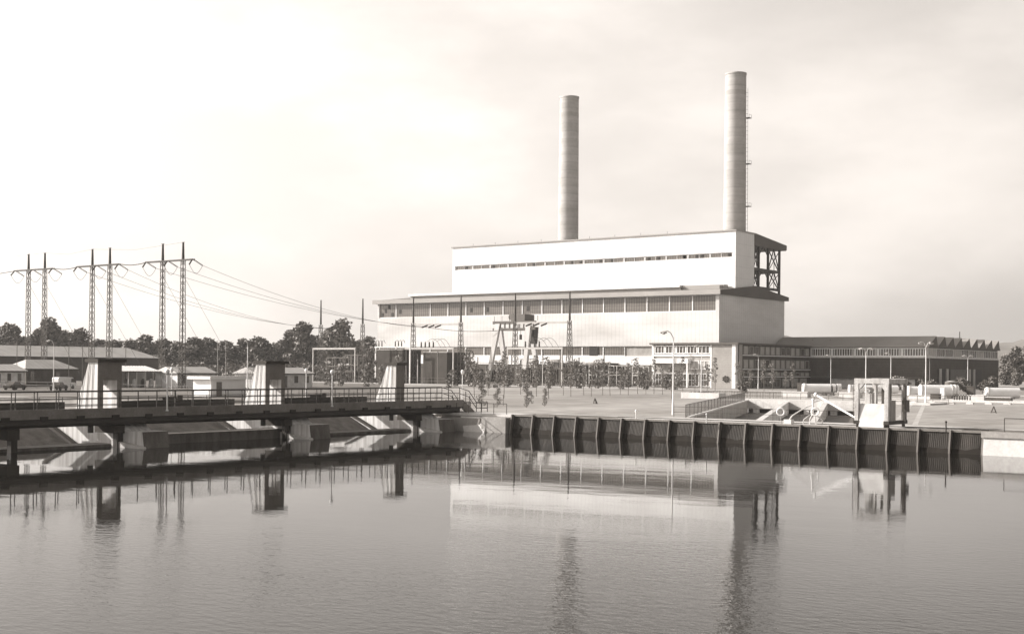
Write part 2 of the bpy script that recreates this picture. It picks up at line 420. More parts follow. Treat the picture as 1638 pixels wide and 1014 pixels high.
for i in range(3):
    a, b = PIERY[i] + 2.41, PIERY[i + 1] - .01
    t = thing('sluice_gate', GL[i], 'sluice gate', (-91, a, 0), 'gates of the barrage')
    s = MB(); s.hexa([(-89.9, a, -.5), (-89.5, a, -.5), (-89.5, b, -.5), (-89.9, b, -.5), (-94.2, a, 1.45), (-93.8, a, 1.45), (-93.8, b, 1.45), (-94.2, b, 1.45)])
    s.build('gate_plate', M['concrete_wet_shade'], t)
    for yy in (a + .3, b - .34):
        s = MB(); s.bar((-89.2, yy, -.1), (-93.5, yy, 1.7), .45, .2); s.build('rib', M['dark_wall'], t)
    t = thing('weir_sill', SL[i], 'sill', (-83, a, 0), 'sills between the piers')
    s = MB(); s.box(-87.0, -84.7, a, b, -1.2, (.18, .72, .16)[i]); s.build('beam', M['concrete_wet_shade'], t)
    s = MB(); s.box(-87.1, -84.62, a + .02, b - .02, (.185, .725, .165)[i], (.22, .80, .2)[i]); s.build('top_slab', M['concrete_wet_shade'], t)
# walkway of the barrage behind the huts
t = thing('barrage_walkway', 'dark service walkway with railing behind the winch huts of the barrage', 'walkway', (-92, 70, 1.96))
s = MB(); s.box(-91.6, -90.65, 20, 103, 2.38, 2.55); s.build('deck', M['concrete_wet_shade'], t)
railing('', '', [(-91.55, 20, 2.55), (-91.55, 103, 2.55)], 1.15, 40, M['steel'], rails=(1.0, .5), r=.03, parent=t)
for i in range(3):
    s = MB(); s.box(-90.6, -90.25, PIERY[i] + 2.9, PIERY[i + 1] - .7, 2.56, 3.35); s.build('hoist_beam', M['bridge_steel'], t)
s = MB(); s.box(-90.6, -90.25, 24, PIERY[0] - .7, 2.56, 3.35); s.build('hoist_beam', M['bridge_steel'], t)
for i, (yy, l) in enumerate(((36.0, 'leftmost'), (54.5, 'second'), (73.0, 'third'), (90.8, 'rightmost'))):
    t = thing('winch', l + ' dark gate winch on the barrage walkway counting from the left', 'winch', (-91.5, yy, 2.55), 'winches on the barrage walkway')
    s = MB(); s.box(-92.3, -90.8, yy - .9, yy + .9, 2.56, 3.0); s.build('base', M['concrete_mid'], t)
    s = MB(); s.cone((-91.5, yy - .7, 3.3), (-91.5, yy + .7, 3.3), .3, .3, 12); s.build('drum', M['steel'], t)
    s = MB(); s.box(-92.0, -91.0, yy + .72, yy + 1.3, 3.0, 3.75); s.build('motor_box', M['transformer'], t)
for (yy, dx, l) in ((50.5, 8.5, 'left'), (59.0, 5.5, 'second from left'), (69.5, 9, 'second from right'), (93.5, 6.5, 'right')):
    s = MB(); s.box(-93.4, -91.0, yy - dx / 4, yy + dx / 4, 2.55, 2.82); s.box(-93.2, -91.2, yy - dx / 4 + .2, yy + dx / 4 - .2, 2.82, 2.9)
    tag(s.build('concrete_cover', M['white_old'], None, (-92.2, yy, 2.55)), 'pale concrete cover slab on the barrage walkway, %s of the four' % l, 'cover slab', 'pale cover slabs on the barrage walkway')

# ------------------------------------------------------------------ footbridge in front of the barrage
fb = thing('footbridge', 'long dark footbridge with railings and stair crossing before the barrage', 'bridge', (BX, 60, 0))
DZ, YE = 2.95, 104.4
s = MB(); s.box(BX - 2.5, BX - .12, 20, YE, DZ - .35, DZ); s.build('deck', M['concrete_mid'], fb)
s = MB(); s.box(BX - .12, BX, 20, YE, DZ - .62, DZ + .1); s.build('fascia', M['bridge_fascia'], fb)
s = MB(); s.box(BX - .35, BX + .02, 20, YE, DZ - .75, DZ - .62)
s.box(BX - .55, BX - .15, 20, YE - .3, DZ - 1.22, DZ - .75); s.box(BX - 2.3, BX - 1.9, 20, YE - .3, DZ - 1.22, DZ - .36); s.build('girder', M['bridge_steel'], fb)
s = MB(); s.cone((BX + .12, 20, DZ - .98), (BX + .12, YE - 1.0, DZ - .98), .24, .24, 12); s.build('service_pipe', M['bridge_steel'], fb)
for i in range(26):
    yy = 24.5 + i * 3.1
    s = MB(); s.box(BX - .1, BX + .16, yy - .3, yy + .3, DZ - .70, DZ - .42); s.build('bracket', M['bridge_steel'], fb)
for xx in (BX - .06, BX - 2.42):
    r = MB()
    for fr, rr in ((1.28, .038), (.72, .03), (.22, .028)): r.tube([(xx, 20, DZ + .08 + fr), (xx, YE - .5, DZ + .08 + fr)], rr, 6)
    rl = r.build('railing', M['bridge_steel'], fb)
    for i in range(46):
        yy = 22 + i * (YE - .5 - 22) / 45
        m = MB(); m.bar((xx, yy, DZ), (xx, yy, DZ + 1.36), .055); m.build('post', M['bridge_steel'], rl)
# stair down to the bank
st = MB()
for xx in (BX - .1, BX - 2.4):
    st.prism([(xx, YE, DZ + .1), (xx, YE + 1.9, GZ + .15), (xx, YE + 1.9, GZ - .4), (xx, YE + 1.4, GZ - .4), (xx, YE, DZ - .9)], (.14, 0, 0))
sto = st.build('stair', M['bridge_fascia'], fb)
for i in range(8):
    m = MB(); yy, zz = YE + .1 + i * .24, DZ - .05 - i * .155
    m.box(BX - 2.25, BX - .1, yy, yy + .26, zz - .04, zz); m.build('tread', M['concrete_mid'], sto)
for xx in (BX - .05, BX - 2.35):
    m = MB()
    for q in (1.3, .7): m.tube([(xx, YE - .4, DZ + q), (xx, YE + 1.0, DZ + q - .3), (xx, YE + 2.3, GZ + q - .25), (xx, YE + 4.2, GZ + q - .3)], .04, 6)
    rl = m.build('handrail', M['bridge_steel'], sto)
    for yy, zz in ((YE + .5, DZ - .1), (YE + 1.2, DZ - .5), (YE + 2.3, GZ), (YE + 3.2, GZ), (YE + 4.2, GZ)):
        m = MB(); m.bar((xx, yy, zz - .1), (xx, yy, zz + 1.05), .06); m.build('post', M['bridge_steel'], rl)
for i, yy in enumerate((onx(18, 690, BX - .5).y, PIERY[1] - .36, PIERY[2] - .36, PIERY[3] - .36)):
    m = MB(); m.box(BX - .62, BX - .1, yy - .25, yy + .25, -1.5, 1.35); o = m.build('column', M['bridge_steel'], fb)
    m = MB(); m.box(BX - 2.4, BX + .02, yy - .62, yy + .34, 1.1 if i else .9, DZ - 1.23); m.build('crosshead', M['dark_wall'], o)
for px in (147, 423, 628):
    yy = onx(px, 690, BX).y
    m = MB(); m.box(BX - .3, BX - .05, yy - .17, yy + .17, DZ - 1.75, DZ - 1.22); m.build('hanger', M['bridge_steel'], fb)
# globe lamps of the bridge
def globe_lamp(loc, h, label, src=[None]):
    if src[0] is None:
        t = thing('globe_lamp', label, 'lamp post', (0, 0, 0), 'white globe lamps by the footbridge')
        m = MB(); m.cone((0, 0, 0), (0, 0, .12), .13, .1, 10); m.cone((0, 0, .12), (0, 0, 2.75), .065, .05, 10); m.build('post', M['white'], t)
        m = MB(); m.cone((0, 0, 2.75), (0, 0, 2.85), .06, .16, 10); m.build('collar', M['white_old'], t)
        m = MB(); m.ball((0, 0, 3.02), .2, 14); m.build('globe', M['globe'], t)
        src[0] = t; t.location = loc; t.scale = (1, 1, h / 3.2)
        return t
    t = copy_thing(src[0], loc, label); t.scale = (1, 1, h / 3.2); return t
y1 = onx(266, 650, BX).y; y2 = onx(530, 645, BX).y
globe_lamp((BX - .0 + .1, y1, DZ - .25), 3.35, 'taller white globe lamp standing on the bridge edge between two huts')
globe_lamp((BX + .1, y2, DZ - .25), 3.35, 'white globe lamp on the bridge edge between the middle and smallest huts')
for px, l in ((275, 'shorter white globe lamp behind the bridge railing next to another globe lamp'), (490, 'white globe lamp behind the bridge right of the middle hut'),
              (740, 'white globe lamp rising behind the stair of the footbridge')):
    p = ond(px, 150); globe_lamp((p.x, p.y, GZ), 4.4, l)
# abutment between bridge and quay
ab = thing('abutment', 'concrete abutment with sloping wing wall between the bridge stair and quay', 'abutment', (-80, 102, 0))
s = MB(); s.box(-88, -83.3, 100.4, 106.2, -1.5, 1.2); s.hexa([(-83.3, 101.3, -1.5), (-79.2, 101.3, -1.5), (-79.2, 106.2, -1.5), (-83.3, 106.2, -1.5), (-83.3, 101.7, 1.3), (-79.2, 101.7, 1.3), (-79.2, 106.2, 1.3), (-83.3, 106.2, 1.3)])
s.build('wall', M['concrete_mid'], ab)
s = MB(); s.hexa([(-79.2, 99.8, -1.5), (-77.4, 99.5, -1.5), (-77.4, 106.2, -1.5), (-79.2, 106.2, -1.5), (-82.2, 102.4, 1.45), (-78.6, 102.2, 1.45), (-78.6, 106.2, 1.45), (-82.2, 106.2, 1.45)])
s.build('wing_wall', M['concrete'], ab)
s = MB(); s.box(-78.6, -75.62, 101.2, 106.2, -1.5, 1.5); s.build('return_wall', M['concrete_mid'], ab)
s = MB(); s.box(-86.2, -75.65, 102.4, 106.4, 1.52, GZ + .06); s.build('top_slab', M['concrete'], ab)
railing('railing', 'thin railing on the abutment between the stair foot and the quay', [(-83.0, 102.7, GZ), (-76.6, 102.7, GZ)], 1.1, 5, M['steel'], rails=(1.0,), r=.03)

# ------------------------------------------------------------------ intake basin behind the quay
ib = thing('intake_basin', 'sunken concrete intake basin with slanting divider walls behind the quay', 'basin', (PIT[0].x, PIT[0].y, 0))
d = (PIT[3] - PIT[0]).normalized()
s = MB()
A, B, Cc, Dd = PIT
dn = Vector((0, 0, -2.6))
s.add([A, B, B + dn, A + dn], [(0, 1, 2, 3)]); s.add([B, Cc, Cc + dn, B + dn], [(0, 1, 2, 3)])
s.add([Dd, A, A + dn, Dd + dn], [(0, 1, 2, 3)]); s.build('side_wall', M['concrete_mid'], ib)
s = MB(); s.add([A + dn * .68, B + dn * .68, Cc + dn * .68, Dd + dn * .68], [(0, 1, 2, 3)]); s.build('basin_floor', M['concrete_wet_shade'], ib)
for i, q in enumerate((.34, .67)):
    p0 = A.lerp(B, q) + d * 2; p1 = Dd.lerp(Cc, q)
    s = MB(); n = Vector((d.y, -d.x, 0)) * .35
    up = Vector((0, 0, .02))
    s.hexa([p0 - n + dn, p0 + n + dn, p1 + n + dn, p1 - n + dn, p0 - n + up - Vector((0, 0, .7)), p0 + n + up - Vector((0, 0, .7)), p1 + n + up, p1 - n + up]); s.build('divider_wall', M['concrete'], ib)
s = MB(); s.box(-92, -60, 178.6, 186, .6, GZ + .22); s.build('cover_slab', M['concrete'], ib)
s = MB(); s.box(-88, -69, 179.4, 185, -1.0, .58); s.build('dark_opening', M['dark_open'], ib)
for i in range(5):
    xx = -86.5 + i * 4.1
    s = MB(); s.box(xx - .4, xx + .4, 178.7, 179.4, -1, .58); s.build('pier', M['concrete'], ib)
s = MB()
for (p, q) in ((A, Dd),):
    s.bar(p + Vector((-.15, 0, .06)), q + Vector((-.15, 0, .06)), .3, .16)
s.build('edge_beam', M['concrete'], ib)
p0, p1 = PIT[0] + Vector((-.5, 0, 0)), PIT[3] + Vector((-.5, 0, 0))
railing('mesh_fence', 'close-barred metal railing along the oblique edge of the basin', [p0, p1], 1.25, 22, M['steel'], rails=(1.0, .06), r=.03, infill=.55, cat='railing')
railing('mesh_fence', 'metal railing across the far end of the intake basin', [(-94, 186.5, GZ), (-60, 186.5, GZ)], 1.15, 16, M['galv'], rails=(1.0, .5), r=.035, cat='railing')
p0 = ond(1142, 215); p1 = ond(1252, 205)
railing('mesh_fence', 'grey barred fence between the white planter and the concrete blocks', [p0, p1], 1.2, 12, M['galv'], rails=(1.0, .5, .1), r=.03, infill=.5, cat='fence')
railing('chain_rail', 'thin rail along the water side of the intake basin', [(-62.3, 110.8, GZ), (-44, 110.8, GZ)], 1.05, 8, M['steel'], rails=(1.0, .5), r=.018, cat='railing')

# life buoy stands
def buoy(px, D, label, src=[None]):
    p = ond(px, D)
    if src[0] is None:
        t = thing('life_buoy', label, 'life buoy', (0, 0, 0), 'life buoys along the quay')
        m = MB(); m.cone((0, 0, 0), (0, 0, 1.15), .035, .035, 8); m.box(-.35, .35, -.06, .06, 0, .04); m.build('stand', M['galv_light'], t)
        m = MB(); m.ring((0, -.06, 1.12), .31, .075, (.35, -1, 0)); m.build('ring', M['white'], t)
        src[0] = t; t.location = p; return t
    return copy_thing(src[0], p, label)
buoy(1250, 111, 'white ring life buoy on a post standing alone on the concrete apron')
buoy(1305, 112, 'white ring life buoy mounted beside the white tubular davit')
t = thing('davit', 'white tubular davit with splayed bent legs on the concrete apron', 'davit', ond(1301, 112.6))
L0 = Vector(t.location)
for a, b in ((-.75, -.35), (-.35, .1), (.35, -.1), (.75, .35)):
    m = MB(); m.tube([L0 + Vector((a * 1.0, b, 0)), L0 + Vector((a * .95, b, .4)), L0 + Vector((a * .25, b * .3, .85)), L0 + Vector((0, 0, 1.15))], .04, 7); m.build('leg', M['white_old'], t)
m = MB(); m.cone(L0 + Vector((0, 0, 1.05)), L0 + Vector((0, 0, 2.15)), .1, .09, 8); m.ball(L0 + Vector((0, 0, 2.15)), .14, 8); m.build('head', M['white'], t)
m = MB(); m.tube([L0 + Vector((0, 0, 1.9)), L0 + Vector((.75, .4, 2.2))], .05, 7); m.tube([L0 + Vector((0, 0, 1.75)), L0 + Vector((-.6, -.3, 1.45)), L0 + Vector((-1.5, -.9, .75)), L0 + Vector((-1.75, -1.05, .35))], .055, 7); m.build('arm', M['white_old'], t)
m = MB(); m.box(L0.x - 2.15, L0.x - 1.45, L0.y - 1.3, L0.y - .7, GZ, GZ + .4); m.build('foot_block', M['concrete'], t)
# small quayside fittings
for px, D, l in ((1018, 121.5, 'small white bollard light standing alone on the quay verge'), (1131, 113.3, 'thin white marker post at the start of the concrete apron'), (1514, 100.5, 'thin dark marker post on the quay right of the rake machine')):
    p = ond(px, D)
    t = thing('marker_post', l, 'marker post', p)
    m = MB(); m.cone(p, p + Vector((0, 0, .55)), .06, .05, 8); m.build('post', M['white_old'] if px < 1500 else M['steel'], t)
    m = MB(); m.cone(p + Vector((0, 0, .55)), p + Vector((0, 0, .75)), .05, .14 if px == 1018 else .05, 8); m.ball(p + Vector((0, 0, .78)), .1, 8); m.build('head', M['white'] if px < 1500 else M['steel'], t)
for px, D, l in ((952, 172, 'small dark triangular marker on the lawn left of the tall lamp'), (1590, 148, 'small dark triangular marker on the lawn right of the rake machine')):
    p = ond(px, D); m = MB()
    for a in (-.35, .35): m.bar(p + Vector((a, a * -.6, 0)), p + Vector((0, 0, .75)), .09)
    m.bar(p + Vector((-.3, .18, .12)), p + Vector((.3, -.18, .12)), .09); m.bar(p + Vector((.2, .3, 0)), p + Vector((0, 0, .75)), .09)
    tag(m.build('lawn_marker', M['steel'], None, p), l, 'marker')

# ------------------------------------------------------------------ trash rake machine on the quay
tr = thing('rake_machine', 'white portal trash rake machine straddling the quay edge', 'rake machine', (-38, 104, GZ))
pa = ony(1366, 690, 102.4); pb = ony(1420, 690, 102.4)
xa, xb_ = pa.x, pb.x; ya, yb = 102.45, 106.8; zt = GZ + 3.65
def post(x, y, wx, wy, z0=GZ + .35, z1=zt, m='worn_paint', name='column'):
    s = MB(); s.box(x - wx / 2, x + wx / 2, y - wy / 2, y + wy / 2, z0, z1); return s.build(name, M[m], tr)
post(xa + .16, ya + .2, .32, .4); post(xb_ - .16, ya + .2, .34, .4); post(xa + .16, yb - .2, .32, .4); post(xb_ - .16, yb - .2, .34, .4)
s = MB(); s.box(xa - .05, xb_ + .05, ya, ya + .5, zt, zt + .42)
for sx, x in ((1, xa + .32), (-1, xb_ - .33)):
    s.prism([(x, ya + .04, zt), (x + sx * .5, ya + .04, zt), (x, ya + .04, zt - .55)], (0, .34, 0))
s.build('front_beam', M['worn_paint'], tr)
s = MB(); s.box(xa - .05, xb_ + .05, yb - .5, yb, zt, zt + .42); s.build('rear_beam', M['worn_paint'], tr)
for x in (xa + .12, xb_ - .12):
    s = MB(); s.box(x - .17, x + .17, ya + .5, yb - .5, zt + .02, zt + .40); s.build('side_beam', M['worn_paint'], tr)
s = MB(); s.hexa([(xa + .38, ya - .05, GZ + .05), (xb_ - .36, ya - .05, GZ + .05), (xb_ - .36, ya + 1.1, GZ + .05), (xa + .38, ya + 1.1, GZ + .05),
                  (xa + .38, ya + .25, GZ + 2.0), (xb_ - .36, ya + .25, GZ + 2.0), (xb_ - .36, ya + 1.1, GZ + 2.0), (xa + .38, ya + 1.1, GZ + 2.0)]); s.build('front_panel', M['white_old'], tr)
s = MB(); s.box(xb_ - .34, xb_ + .04, ya + .42, ya + 1.6, GZ + .3, GZ + 2.3); s.build('side_panel', M['concrete_mid'], tr)
s = MB(); s.box(xa + 1.1, xa + 1.75, yb - 1.2, yb - .6, GZ + 1.5, zt - .03); s.build('drive_cabinet', M['transformer'], tr)
s = MB(); s.box(xa + .45, xa + 1.05, ya + 1.1, ya + 1.7, GZ + 1.9, GZ + 2.9); s.cone((xa + .75, ya + 1.0, GZ + 3.1), (xa + .75, ya + 1.8, GZ + 3.1), .22, .22, 12); s.build('winch', M['worn_paint'], tr)
for x in (xa + .16, xb_ - .16):
    s = MB(); s.box(x - .22, x + .22, ya - .02, yb + .02, GZ + .32, GZ + .62); tro = s.build('bogie', M['steel'], tr)
    for y in (ya + .35, yb - .35):
        s = MB(); s.cone((x - .08, y, GZ + .2), (x + .08, y, GZ + .2), .19, .19, 14); s.build('wheel', M['steel'], tro)
s = MB()
for z in [GZ + .7 + .3 * i for i in range(10)]: s.bar((xa - .16, ya + .15, z), (xa - .16, ya + .55, z), .035)
for y in (ya + .15, ya + .55): s.bar((xa - .16, y, GZ + .4), (xa - .16, y, zt), .04)
s.build('ladder', M['galv'], tr)
s = MB(); s.bar((xb_ + .12, yb - .9, GZ + .5), (xb_ + .12, yb - .9, zt - .1), .16, .3); s.box(xb_ + .05, xb_ + .4, yb - 1.3, yb - .5, GZ + 1.3, GZ + 2.3); s.build('control_box', M['transformer'], tr)
j0 = Vector((xa - .15, ya + 1.1, GZ + .7)); j1 = ony(1305, 631, 105.5)
s = MB(); s.bar(j0, j1, .11, .13); s.ball(j1, .2, 8); s.ball(j0, .28, 8); s.build('jib', M['white'], tr)
s = MB(); s.tube([j0 + Vector((0, .3, 1.6)), j1], .025, 5); s.build('jib_cable', M['steel'], tr)
# rails the machine runs on
s = MB(); s.box(-66, -31, ya + .28, ya + .36, GZ + .02, GZ + .09); s.box(-66, -31, yb - .39, yb - .31, GZ + .02, GZ + .09)
tag(s.build('crane_track', M['steel'], None, (-48, 104, GZ)), 'pair of steel rails laid along the quay for the rake machine', 'track')

# ------------------------------------------------------------------ power station
HX0, HX1, HY0, HY1 = -279.6, -158.6, 305.7, 346.0
ps = thing('power_station', 'long white power station hall with tall upper boiler house and open steel frame', 'power station', (-220, 325, GZ))
s = MB()
s.box(HX0, HX1, HY0, HY1, GZ - .5, 7.4)                       # plinth
s.build('plinth_wall', M['brick'], ps)
s = MB(); s.box(HX0, HX1, HY0 - .12, HY1, 7.4, 9.9); s.build('lower_strip', M['clad'], ps)
s = MB(); s.box(HX0 + .4, HX1 - .4, HY0 + .55, HY1 - .4, 9.9, 12.6); s.box(HX0 + .3, HX1 - .3, HY0 + .5, HY1 - .3, 21.8, 26.2); s.build('recess_wall', M['concrete_mid'], ps)
s = MB(); s.box(HX0, HX1, HY0, HY1, 12.6, 21.8)
s.box(HX1 - 1.0, HX1, HY0, HY1, 21.8, 26.2); s.box(HX0, HX0 + .6, HY0, HY1, 21.8, 26.2); s.box(HX1 - 22, HX1, HY0 + .7, HY1, 9.9, 12.6)
s.build('cladding', M['clad_worn'], ps)
YM = (HY0 + HY1) / 2
s = MB(); s.prism([(HX0 - 1, HY0 - 1.0, 26.2), (HX0 - 1, HY1 + 1.0, 26.2), (HX0 - 1, HY1 + 1.0, 27.3), (HX0 - 1, YM, 29.4), (HX0 - 1, HY0 - 1.0, 27.3)], (HX1 - HX0 + 1.9, 0, 0))
s.build('roof', M['roof_dark'], ps)
s = MB(); s.box(HX0 - 1.2, HX1 + .88, HY0 - 1.25, HY0 - 1.0, 26.15, 27.45); s.build('eaves_fascia', M['fascia'], ps)
def window(parent, face, plane, a0, a1, z0, z1, pane='glazing', frame='white', fw=.16, nv=0, nh=0, depth=.2):
    """face 'y': looks towards -y at y=plane; face 'x': looks towards +x at x=plane"""
    fm, pm = MB(), MB()
    def B(m, a, b, c, e, d0, d1):
        if face == 'y': m.box(a, b, plane - d1, plane - d0, c, e)
        else: m.box(plane + d0, plane + d1, a, b, c, e)
    B(fm, a0, a0 + fw, z0, z1, 0, depth); B(fm, a1 - fw, a1, z0, z1, 0, depth)
    B(fm, a0 + fw, a1 - fw, z0, z0 + fw, 0, depth); B(fm, a0 + fw, a1 - fw, z1 - fw, z1, 0, depth)
    for i in range(nv):
        a = a0 + (a1 - a0) * (i + 1) / (nv + 1); B(fm, a - fw * .3, a + fw * .3, z0 + fw, z1 - fw, 0, depth * .9)
    for i in range(nh):
        z = z0 + (z1 - z0) * (i + 1) / (nh + 1); B(fm, a0 + fw, a1 - fw, z - fw * .3, z + fw * .3, 0, depth * .8)
    B(pm, a0 + fw * .9, a1 - fw * .9, z0 + fw * .9, z1 - fw * .9, .01, depth * .4)
    f = fm.build('window', M[frame], parent)
    p = pm.build('pane', M[pane], f)
    return f
bay = (HX1 - 1.0 - HX0 - .6) / 17
random.seed(3)
for i in range(17):
    a = HX0 + .6 + bay * i
    f = window(ps, 'y', HY0 + .5, a, a + bay, 21.8, 26.15, fw=.15, depth=.3)
    for q in range(4 if i == 0 else (1 if i in (1, 5, 6, 8) else 0)):
        m = MB(); c = a + bay * (.1 + .2 * q + .06 * (i % 3)); zz = 22.1 + (q % 3) * 1.25 + (.9 if i else 0)
        m.box(c, c + bay * .13, HY0 + .30, HY0 + .36, zz, zz + 1.3); m.build('open_vent', M['dark_open'], f)
for i in range(13):
    a = HX0 + .6 + bay * i
    f = window(ps, 'y', HY0 + .55, a, a + bay, 9.92, 12.58, fw=.14, depth=.3)
    if i == 11:
        m = MB(); m.box(a + bay * .35, a + bay * .75, HY0 + .2, HY0 + .36, 9.95, 12.55); m.build('open_vent', M['dark_open'], f)
# long low monitor and duct along the roof
s = MB(); s.box(-271, ony(1093, 455, 313).x, 311.6, 314.4, 27.6, 28.75); s.box(ony(1093, 455, 313).x, HX1 - 2, 312.2, 314.6, 27.6, 29.2); s.build('roof_monitor', M['fascia'], ps)
s = MB(); s.box(-271.3, ony(1093, 455, 313).x, 310.9, 314.5, 28.78, 29.4); s.build('roof_duct', M['clad'], ps)
s = MB(); s.box(ony(1151, 455, 312).x, HX1 - 2.3, 312.0, 312.15, 28.0, 29.0); s.build('roof_vent', M['steel'], ps)
# upper boiler house
UX0, UX1, UY0, UY1, UZ0, UZ1 = -256.6, HX1 - .02, 315.0, 326.2, 27.4, 43.7
s = MB(); s.box(UX0, UX1, UY0, UY1, UZ0, 36.6); s.box(UX0, UX1, UY0, UY1, 38.0, UZ1); s.box(UX0, UX1 - .2, UY0 + .5, UY1, 36.6, 38.0)
s.box(UX0, UX0 + 1.0, UY0, UY0 + .5, 36.6, 38); s.box(UX1 - .9, UX1, UY0, UY1, 36.6, 38); s.build('boiler_house_wall', M['clad'], ps)
s = MB(); s.box(UX0 - .4, UX1 + .3, UY0 - .35, UY1 + .3, UZ1, UZ1 + .32); s.build('parapet', M['fascia'], ps)
ub = (UX1 - .9 - UX0 - 1.0) / 14
for i in range(14):
    a = UX0 + 1.0 + ub * i
    f = window(ps, 'y', UY0 + .5, a + .1, a + ub - .1, 36.65, 37.95, fw=.13, nv=1, depth=.3)
    if random.random() < .75:
        for q in range(random.choice((1, 2))):
            c = a + ub * random.choice((.12, .34, .58, .78)); m = MB(); m.box(c, c + ub * .11, UY0 + .25, UY0 + .36, 36.8, 37.8); m.build('open_vent', M['dark_open'], f)
for i in range(9):
    xx = UX0 + 8 + i * 8.6
    m = MB(); m.cone((xx, UY0 + .2, UZ1 + .3), (xx, UY0 + .2, UZ1 + 1.0), .05, .05, 5); m.build('lightning_rod', M['steel'], ps)
# open steel frame
colsy = [UY1 + .35, onx(1216, 420, HX1).y, onx(1231, 420, HX1).y, onx(1249, 430, HX1).y]
s = MB(); ye = HY1 + .6
s.prism([(HX1 + .3, UY1 + .1, 40.6), (HX1 + .3, ye - .8, 40.6), (HX1 + .3, ye, 40.9), (HX1 + .3, ye, 42.2), (HX1 + .3, UY1 + .1, 44.0)], (-16, 0, 0)); s.build('frame_roof', M['roof_dark'], ps)
levels = [28.3, 34.3, 40.6]
for xx in (HX1 - .5, HX1 - 14.5):
    for y in colsy:
        m = MB(); m.box(xx - .28, xx + .28, y - .28, y + .28, 26.8, 40.6); m.build('frame_column', M['steel'], ps)
    for z in (34.3, 29.2):
        m = MB(); m.box(xx - .2, xx + .2, colsy[0] + .28, colsy[-1] - .28, z - .38, z + .38); m.build('frame_beam', M['steel'], ps)
    for (ya_, yb_) in ((colsy[0], colsy[1]), (colsy[2], colsy[3])):
        for (za, zb) in ((29.2, 34.3), (34.3, 40.6)):
            m = MB(); m.bar((xx, ya_, za), (xx, (ya_ + yb_) / 2, zb), .24); m.bar((xx, yb_, za), (xx, (ya_ + yb_) / 2, zb), .24)
            m.bar((xx - .1, ya_, zb), (xx - .1, yb_, za), .24)
            m.build('frame_brace', M['steel'], ps)
    for (ya_, yb_) in ((colsy[0], colsy[1]), (colsy[2], colsy[3])):
        for (za, zb) in ((29.2, 34.3), (34.3, 40.6)):
            m = MB(); m.bar((xx + .12, ya_, za), (xx + .12, yb_, zb), .16); m.bar((xx + .12, (ya_ + yb_) / 2, za), (xx + .12, (ya_ + yb_) / 2, zb), .14); m.build('frame_tie', M['steel'], ps)
    for (za, zb) in ((29.2, 34.3), (34.3, 40.6)):
        ya_, yb_ = colsy[1], colsy[2]
        m = MB(); m.bar((xx, ya_, zb - 2.4), (xx, ya_ + 2.4, zb - .2), .22); m.bar((xx, yb_, zb - 2.4), (xx, yb_ - 2.4, zb - .2), .22); m.build('frame_brace', M['steel'], ps)
for y in colsy[1:]:
    m = MB(); m.box(HX1 - 14.2, HX1 - .8, y - .2, y + .2, 34.0, 34.6); m.build('frame_beam', M['steel'], ps)
# low canopy lines at the foot of the hall
s = MB(); s.box(ony(880, 580, 301).x, ony(975, 580, 301).x, 300.5, HY0 - .2, 7.1, 7.9); s.build('canopy', M['steel'], ps)

# ------------------------------------------------------------------ chimneys
def chimney(px, label, ladder):
    x = ony(px, 300, 332.5).x; y = 332.5
    t = thing('chimney', label, 'chimney', (x, y, GZ), 'chimneys of the power station')
    r0, r1, z0, z1 = 3.42, 2.93, GZ, 90.2
    def rr(z): return r0 + (r1 - r0) * (z - z0) / (z1 - z0)
    s = MB(); zs = [z0, 20, 40, 55, 70, 80, z1 - 6.2]
    n = 64
    def band(zs, m_, nm, grow=0):
        s = MB()
        for a, b in zip(zs, zs[1:]): s.cone((x, y, a), (x, y, b), rr(a) + grow, rr(b) + grow, n, cap=False)
        return s
    band(zs, 0, '').build('shaft', M['chimney'], t)
    band([z1 - 6.2, z1 - 4.9], 0, '', .012).build('band', M['chimney_band'], t)
    s = band([z1 - 4.9, z1], 0, ''); s.add([(x + (r1 + .12) * math.cos(2 * math.pi * i / n), y + (r1 + .12) * math.sin(2 * math.pi * i / n), z1 + k) for k in (-.35, .1) for i in range(n)],
        [(i, (i + 1) % n, n + (i + 1) % n, n + i) for i in range(n)] + [list(range(n, 2 * n))], True); s.build('crown', M['chimney'], t)
    if not ladder: return
    # ladder side: towards +x
    a = Vector((.92, .38, 0)).normalized()
    s = MB()
    for q in (-.25, .25):
        o = Vector((-a.y, a.x, 0)) * q
        s.bar(Vector((x, y, 44)) + a * (rr(44) + .45) + o, Vector((x, y, 86)) + a * (rr(86) + .45) + o, .045)
    z = 44
    while z < 86:
        s.bar(Vector((x, y, z)) + a * rr(z), Vector((x, y, z)) + a * (rr(z) + .55), .07); z += 1.2
    s.build('ladder', M['galv'], t)
    for z in (52.5, 64.5, 77.5):
        s = MB(); c = Vector((x, y, z)) + a * (rr(z) + .55); s.box(c.x - .75, c.x + .7, c.y - .8, c.y + .8, z, z + .15)
        s.bar(c + Vector((.65, -.7, .15)), c + Vector((.65, -.7, 1.0)), .06); s.bar(c + Vector((.65, .7, .15)), c + Vector((.65, .7, 1.0)), .06); s.bar(c + Vector((.65, -.7, 1.0)), c + Vector((.65, .7, 1.0)), .06)
        s.build('platform', M['steel'], t)
chimney(909.5, 'tall concrete chimney rising behind the middle of the white boiler house', False)
chimney(1175.5, 'tall concrete chimney with ladder platforms at the steel frame end', True)

